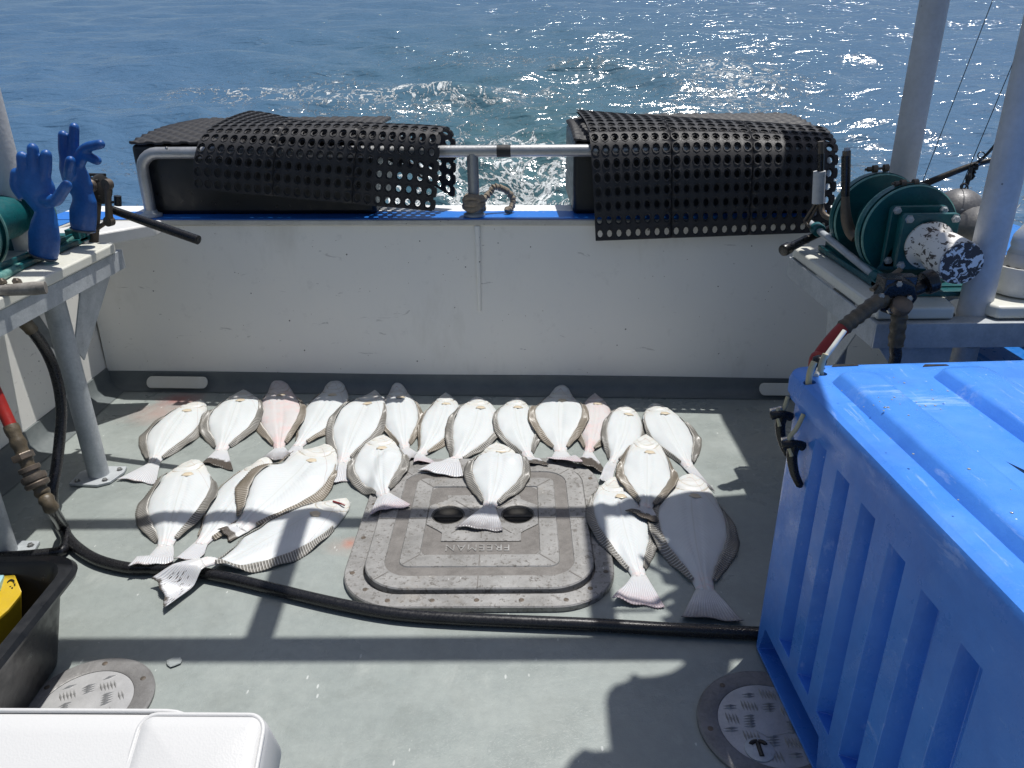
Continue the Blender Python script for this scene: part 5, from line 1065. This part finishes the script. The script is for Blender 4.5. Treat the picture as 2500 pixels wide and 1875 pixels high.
x1, y1 = bl(2033, 930); x2, _ = bl(2105, 912); x3, y3 = bl(2280, 918); x4, _ = bl(2362, 900)
for (xa_, xb_, ys) in ((x1, x2+.015, max(.06, y1)), (x3, x4+.02, max(.06, y3)), (x3+(x3-x1), x3+(x3-x1)+(x4-x3)+.02, .07)):
    if xb_ > BW-.03: continue
    m = MB(); w_ = xb_-xa_
    def rr(i, z): return [B2(a, b_, z) for a, b_ in rrect(w_/2-i, (BLn-.08-ys)/2-i, .025, 6, (xa_+xb_)/2, (BLn-.08+ys)/2)]
    loft(m, [rr(-.010, zl-.004), rr(-.006, zl+.001), rr(.004, zl+.022), rr(.012, zl+.028), rr(.024, zl+.0285)]); m.build('lid_rib', M['bin'], BN, smooth=50)
# slots along the far lip
for (px0, px1) in ((2030, 2098), (2252, 2318)):
    a, b_ = at(px0, 896, zl), at(px1, 893, zl); m = MB(); m.add([a+Vector((0, 0, .001)), b_+Vector((0, 0, .001)), at(px1-8, 889, zl+.001), at(px0+6, 889, zl+.001)], [(0, 1, 2, 3)]); m.build('lip_slot', M['darkmetal'], BN, smooth=0)
m = MB(); dr = np.random.RandomState(3)
for k in range(70):
    px, py = (dr.normal(2440, 30), dr.normal(1430, 40)) if k < 14 else ((dr.normal(2230, 60), dr.normal(975, 22)) if k < 40 else (dr.uniform(1990, 2490), dr.uniform(960, 1500)))
    lx0, ly0 = bl(px, py)
    if lx0 < .03: continue
    zz = zl+.0002 if not any(a-.02 < lx0 < c+.02 for a, c in ((x1, x2+.015), (x3, x4+.02))) else zl+.0287
    p = at(px, py, zz); r_ = dr.uniform(.0012, .0034); m.lathe([(r_, 0), (r_*.85, r_*.3), (r_*.4, r_*.5)], p, (0, 0, 1), 8)
o = m.build('water_drops', M['ice'], BN, smooth=180); o['kind'] = 'stuff'
# rubber straps with T handles
def latch(dy, lab, off, full):
    L_ = empty('rubber_latch', B2(-.06, .1+dy, .6), lab, 'latch', 'rubber T latches of the bin')
    p0 = at(*((1977, 932) if full else (2005, 912)), zl)
    hx = aty(1938 if full else 1925, 1075 if full else 1030, 0.0+(B2(0, .10+dy, 0).y))
    h0 = B2(-.040-off, .098+dy, .722 if full else .752); k_ = .62
    P = bez([p0+Vector((0, 0, -.04)), p0+Vector((-.003, 0, .02)), p0+Vector((.004, .002, .050))], 6); m = MB(); m.tube(P, .0075, 10)
    m.build('pale_strap', M['strap'], L_, smooth=60); m = MB()
    P = bez([B2(-.022, .09+dy, .80), B2(-.036-off, .095+dy, .765), h0+Vector((-.012, 0, .015)), h0+Vector((-.006, -.016, -.022))], 6); m.tube(P, .0055, 10); m.build('pale_strap', M['strap'], L_, smooth=60)
    m = MB(); a = h0+Vector((-.048, .0, .0))*k_; b_ = h0+Vector((.046, -.006, .0))*k_; a = h0+Vector((-.028, 0, 0)); b_ = h0+Vector((.026, -.004, -.004)); m.tube(bez([a, h0+Vector((-.012, -.003, .004)), h0+Vector((.012, -.004, .002)), b_], 5), [.008]+[.0115]*14+[.008], 14)
    P = bez([h0+Vector((0, -.004, 0)), h0+Vector((-.002, -.010, -.03)), h0+Vector((.008, -.016, -.07)), h0+Vector((.026, -.020, -.105))], 6); m.tube(P, [.0145-.0003*i for i in range(len(P)-1)]+[.005], 14, True, .8); m.build('t_handle', M['grip'], L_, smooth=60)
    m = MB(); m.tube([h0+Vector((-.026, .004, .010)), h0+Vector((.0, .006, .016))], .008, 10); m.build('latch_pin', M['stain'], L_, smooth=60)
latch(.03, 'nearer black rubber T handle with pale strap at the corner of the blue bin', .0, True)
latch(-.07, 'farther black rubber T handle half hidden behind the first at the bin corner', -.004, False)
P = bez([at(1992, 918, .87), aty(2010, 880, 1.80), aty(2035, 845, 1.82), aty(2062, 808, 1.84)], 6)
m = MB(); m.tube(P, .0065, 10); tag(m.build('plastic_strip', M['hdpe'], smooth=60), 'thin white plastic strip standing up from the corner of the blue bin', 'strip')
m = MB(); m.lathe([(.012, 0), (.017, .006), (.017, .02), (.008, .026)], at(1999, 893, .872), (0, 0, 1), 16); tag(m.build('knob', M['grip'], smooth=60), 'small black knob on the far corner of the blue bin lid', 'knob')
# reddish spike resting on the lid at the frame edge
m = MB(); a_ = at(2455, 1126, .895); b__ = at(2530, 1175, .91); m.add([a_, b__+Vector((0, .008, .0)), b__+Vector((0, -.008, 0)), b__+Vector((0, 0, .01))], [(0, 1, 2), (0, 2, 3), (0, 3, 1), (1, 3, 2)])
tag(m.build('fish_spine', M['rust'], smooth=0), 'pointed reddish brown spine on the bin lid at the right edge', 'spine')

# ================================================================ RIGHT SIDE CLUTTER
for (px, py, y, r, lab) in ((2338, 520, 2.84, .088, 'grey ball weight behind the winch, farther of the two, worn pale on top'), (2392, 565, 2.72, .088, 'grey ball weight partly behind the near post')):
    c_ = aty(px, py, y); e = empty('ball_weight', c_, lab, 'weight', 'grey ball weights'); m = MB(); prof = [(max(.001, r*math.sin(R(a))), -r*math.cos(R(a))) for a in range(0, 181, 9)]; m.lathe(prof, c_, (0, 0, 1), 40); m.build('ball', M['lead'], e, smooth=180)
    m = MB(); m.lathe([(.010, -.003), (.013, 0), (.010, .003), (.007, 0)], c_+Vector((0, 0, r+.008)), (0, 1, 0), 20, closed=True); m.build('eye_ring', M['darkmetal'], e, smooth=60)
c_ = aty(2360, 640, 2.9); m = MB(); m.lathe([(.10, -.06), (.12, -.04), (.12, .04), (.10, .06)], c_, (.3, 0, 1), 30); tag(m.build('coiled_line_tub', M['boxblk'], smooth=40), 'dark tub in the shade under the ball weights', 'tub')
m = MB(); P = bez([aty(2236, 458, 3.05), aty(2300, 432, 3.02), aty(2370, 405, 3.0), aty(2440, 386, 2.98), aty(2600, 350, 2.95)], 8); m.tube(P, [.014-.00018*i for i in range(len(P))], 12)
tag(m.build('fishing_rod', M['darkmetal'], smooth=60), 'dark fishing rod slanting up behind the right posts', 'fishing rod')
m = MB(); P = bez([aty(2520, 255, 2.9), aty(2460, 318, 2.92), aty(2410, 376, 2.95), aty(2380, 402, 2.98)], 6); m.tube(P, .0055, 8)
for k in range(9):
    q = aty(2384-k*1.5, 400+k*4, 2.97); m.lathe([(.010, -.003), (.013, 0), (.010, .003)], q, (math.sin(k), .3, math.cos(k)), 10)
P = [aty(2396+9*math.cos(a), 380+9*math.sin(a), 2.95) for a in [R(x) for x in range(0, 380, 30)]]; m.tube(P, .0022, 6); P = bez([aty(2372, 410, 2.97), aty(2366, 430, 2.96), aty(2360, 452, 2.95)], 5); m.tube(P, [.008]*5+[.011]*3+[.008]*(len(P)-8), 8)
P = [aty(2356+7*math.cos(a), 458+9*math.sin(a), 2.93) for a in [R(x) for x in range(0, 380, 30)]]; m.tube(P, .003, 6)
tag(m.build('mooring_snap', M['grip'], smooth=60), 'black cord with knots and snap clips tied to the fishing rod', 'cord')
for (a, b_, yy, lab) in (((2426, -6), (2249, 452), (2.95, 3.0), 'left of the two thin fishing lines in front of the sea'), ((2503, 82), (2327, 503), (2.8, 2.85), 'right of the two thin fishing lines, ending at the ball weight')):
    m = MB(); m.tube([aty(*a, yy[0]), aty(*b_, yy[1])], .0014, 6); tag(m.build('fishing_line', M['ink'], smooth=60), lab, 'line', 'thin fishing lines')
# white tub with the bottle in it
q = at(2492, 714, .893); tx, ty2 = q.x, q.y
T_ = empty('white_tub', (tx, ty2, .894), 'round white plastic tub on the right board holding a bottle', 'tub'); m = MB()
m.lathe([(.075, 0), (.086, .004), (.090, .02), (.095, .085), (.098, .090), (.091, .090), (.086, .025), (.07, .012), (.001, .011)], (tx, ty2, .894), (0, 0, 1), 56); m.f = m.f[:-2]+[m.f[-2]]; m.mi = m.mi[:-1]; m.build('tub_wall', M['tubwhite'], T_, smooth=50)
bx_, by_ = tx, ty2; bz = .907
BO = empty('drinks_bottle', (bx_, by_, bz), 'clear plastic drinks bottle with an orange cap and grey label, right of the near post', 'bottle')
m = MB(); m.lathe([(.05, 0), (.058, .006), (.060, .02), (.060, .11), (.056, .125), (.059, .135), (.056, .16), (.036, .195), (.022, .21), (.022, .225)], (bx_, by_, bz), (0, 0, 1), 48); m.build('bottle_body', M['bottle'], BO, smooth=40)
m = MB(); m.lathe([(.0605, .030), (.0612, .032), (.0612, .108), (.0605, .11)], (bx_, by_, bz), (0, 0, 1), 48, closed=False); m.f = m.f[:-2]; m.mi = m.mi[:-2]; m.build('bottle_label', M['label'], BO, smooth=60)
m = MB(); m.lathe([(.025, .208), (.0255, .21), (.0255, .238), (.022, .241)], (bx_, by_, bz), (0, 0, 1), 30); m.build('bottle_cap', M['orange'], BO, smooth=40)
d_ = Vector((-bx_, -by_, 0)).normalized()
dl = Matrix.Rotation(R(-34), 3, 'Z') @ d_; zr_ = Matrix(((-dl.y, 0, dl.x, 0), (dl.x, 0, dl.y, 0), (0, 1, 0, 0), (0, 0, 0, 1)))
text_mesh('RO', .034, .0012, 'label_lettering', M['ink'], Matrix.Translation(Vector((bx_, by_, bz+.058))+dl*.0605) @ zr_, BO, .0016)
# blue tote edge under the right table
m = MB(); p = at(2450, 862, .6)
tt_ = empty('blue_tote', (1.75, 2.5, 0), 'bright blue tote lid seen under the right table', 'tote'); m.box((1.84, 2.56, .30), (.46, .5, .58)); m.build('tote_body', M['bluepaint'], tt_, bevel=.02)
m = MB(); m.box((1.83, 2.56, .60), (.50, .54, .03)); m.build('tote_lid', M['bluepaint'], tt_, bevel=.01)
m = MB()
for k in range(4):
    c_ = Vector((1.47, 2.62, .50-.03*k)); pts = [c_+Vector((.10*math.cos(a), .10*math.sin(a), .004*math.sin(a*3+k))) for a in [2*math.pi*i/28 for i in range(29)]]; m.tube(pts, .017, 10)
pts = bez([(1.47, 2.5, .44), (1.48, 2.48, .60), (1.45, 2.46, .72), (1.42, 2.5, .8)], 6); m.tube(pts, .020, 12)
tag(m.build('coiled_hose', M['tape'], smooth=60), 'dirty dark coiled hose hanging under the right table', 'hose')

# ================================================================ BLACK TUB LEFT
TB_ = empty('black_tub', (-1.45, 1.55, 0), 'black rubber tub at the left edge of the deck', 'tub'); m = MB()
tcx, tcy, ta_ = -1.60, 1.477, R(2)
def trect(hx, hy, r, z): return [(tcx+x*math.cos(ta_)-y*math.sin(ta_), tcy+x*math.sin(ta_)+y*math.cos(ta_), z) for x, y in rrect(hx, hy, r, 8)]
loft(m, [trect(.27, .22, .06, .004), trect(.285, .235, .07, .02), trect(.335, .285, .08, .27), trect(.365, .315, .085, .272), trect(.37, .32, .087, .285), trect(.362, .312, .085, .298), trect(.335, .285, .08, .300), trect(.325, .275, .078, .285), trect(.275, .225, .06, .03)]); m.build('tub_shell', M['boxblk'], TB_, smooth=45)
q = at(28, 1452, .24); YB = empty('yellow_case', (-1.50, 1.60, .05), 'yellow plastic case with a letter C inside the black tub', 'case')
A_, B__, C_, D_ = at(-60, 1405, .27), at(20, 1403, .27), at(52, 1448, .26), at(28, 1482, .24)
m = MB(); base_ = [at(-60, 1420, .26), at(12, 1404, .27), at(37, 1402, .27), at(53, 1446, .25), at(50, 1456, .24), at(22, 1490, .22), at(-60, 1560, .20)]
m.add([p for p in base_]+[p+Vector((-.03, -.02, -.16)) for p in base_], [tuple(range(7)), tuple(reversed(range(7, 14)))]+[(i, (i+1) % 7, 7+(i+1) % 7, 7+i) for i in range(7)]); m.build('case_body', M['yellow'], YB, bevel=.004)
m = MB(); pp = [at(-60, 1405, .275), at(10, 1403, .275), at(-4, 1430, .270), at(-60, 1440, .268)]; m.add(pp+[p-Vector((0, 0, .02)) for p in pp], [(0, 1, 2, 3), (7, 6, 5, 4), (0, 4, 5, 1), (1, 5, 6, 2), (2, 6, 7, 3), (3, 7, 4, 0)]); m.build('blue_insert', M['cyan'], YB, bevel=.002)
n_ = (base_[3]-base_[1]).cross(base_[5]-base_[3]).normalized(); n_ = n_ if n_.z > 0 else -n_
e1 = (at(40, 1440, .26)-at(20, 1432, .26)).normalized(); e1 = (e1-n_*e1.dot(n_)).normalized(); e2 = n_.cross(e1)
def onface(px, py): r_ = ray(px, py); t = (base_[3]-EYEP).dot(n_)/r_.dot(n_); return EYEP+r_*t
for (tx_, px, py, sz) in (('C:', 27, 1426, .032), ('3', 14, 1438, .028)):
    p = onface(px, py)+n_*.0012; mw = Matrix(((e1.x, e2.x, n_.x, p.x), (e1.y, e2.y, n_.y, p.y), (e1.z, e2.z, n_.z, p.z), (0, 0, 0, 1))); text_mesh(tx_, sz, .0006, 'case_lettering', M['ink'], mw, YB, .0005)

# ================================================================ WHITE CUSHION
CU_ = empty('seat_backrest', (-.6, .45, .95), 'white vinyl padded backrest at the bottom left with piped edges', 'backrest')
TLc, TRc = aty(-60, 1746, .64), aty(652, 1712, .60)
def cpt(px, py, y): return aty(px, py, y)
m = MB()
# local frame: ex along the top edge, ey down the padded face toward the camera
A0 = Vector((-.98, .66, .955)); ex = Vector((1, -.01, 0)).normalized(); ey = Vector((.05, -.86, -.30)).normalized(); ez = ex.cross(ey).normalized(); ez = ez if ez.z > 0 else -ez
corner = aty(660, 1728, .62)
A0 = corner-ex*.80
Lx, Ly, Tz = .80, .42, .085
P2 = lambda x, y, z: A0+ex*x+ey*y+ez*z
def pad(x0, x1, y0, y1, r, puff, nm, mat, z0=0, T=Tz):
    m = MB(); rings = []; kk = min(1, (x1-x0)*.4/.09)
    for i_, z_ in ((.012, -T), (.0, -T+.012), (0, -.016), (.004, -.006), (.012, 0), (.03, .006*puff), (.06, .012*puff), (.09, .016*puff)):
        rings.append([P2(a, b_, z_+z0) for a, b_ in rrect((x1-x0)/2-i_*kk, (y1-y0)/2-i_*kk, max(.003, r-i_*kk), 8, (x0+x1)/2, (y0+y1)/2)])
    loft(m, rings); m.build(nm, mat, CU_, smooth=60)
pad(0, Lx-.055, 0, Ly, .055, .2, 'centre_panel', M['vinyl']); pad(Lx-.140, Lx, .005, Ly-.002, .018, .25, 'side_bolster', M['vinyl'], .003)
m = MB()
for (x0, x1, y0, y1, r, z) in ((0, Lx-.055, 0, Ly, .055, -.003), (Lx-.140, Lx, .005, Ly-.002, .018, .000)):
    L2 = [P2(a, b_, z) for a, b_ in rrect((x1-x0)/2-.003, (y1-y0)/2-.003, r, 8, (x0+x1)/2, (y0+y1)/2)]; m.tube(L2+[L2[0]], .0026, 8, False)
m.build('piping', M['vinyl'], CU_, smooth=60)
m = MB(); m.tube([P2(Lx-.05, Ly*.6, -Tz), P2(Lx-.06, Ly*.6, -Tz-.3)], .014, 14); m.tube([P2(.2, Ly*.6, -Tz), P2(.2, Ly*.6, -Tz-.3)], .014, 14); m.build('backrest_tube', M['stain'], CU_, smooth=60)

# melting ice bits on the deck
for (px, py, s_, lab) in ((424, 1615, .013, 'flat clear lump of melting ice on the deck near the left tread plate'),):
    p = at(px, py, .006); bm_ = bmesh.new(); bmesh.ops.create_icosphere(bm_, subdivisions=2, radius=s_)
    for v in bm_.verts: v.co = Vector((v.co.x*1.5*(1+.3*random.random()), v.co.y*1.3*(1+.3*random.random()), v.co.z*.28*(1+.5*random.random())))+p
    me = bpy.data.meshes.new('ice_chunk'); bm_.to_mesh(me); bm_.free(); me.materials.append(M['ice']); o = bpy.data.objects.new('ice_chunk', me); col.objects.link(o); tag(o, lab, 'ice')
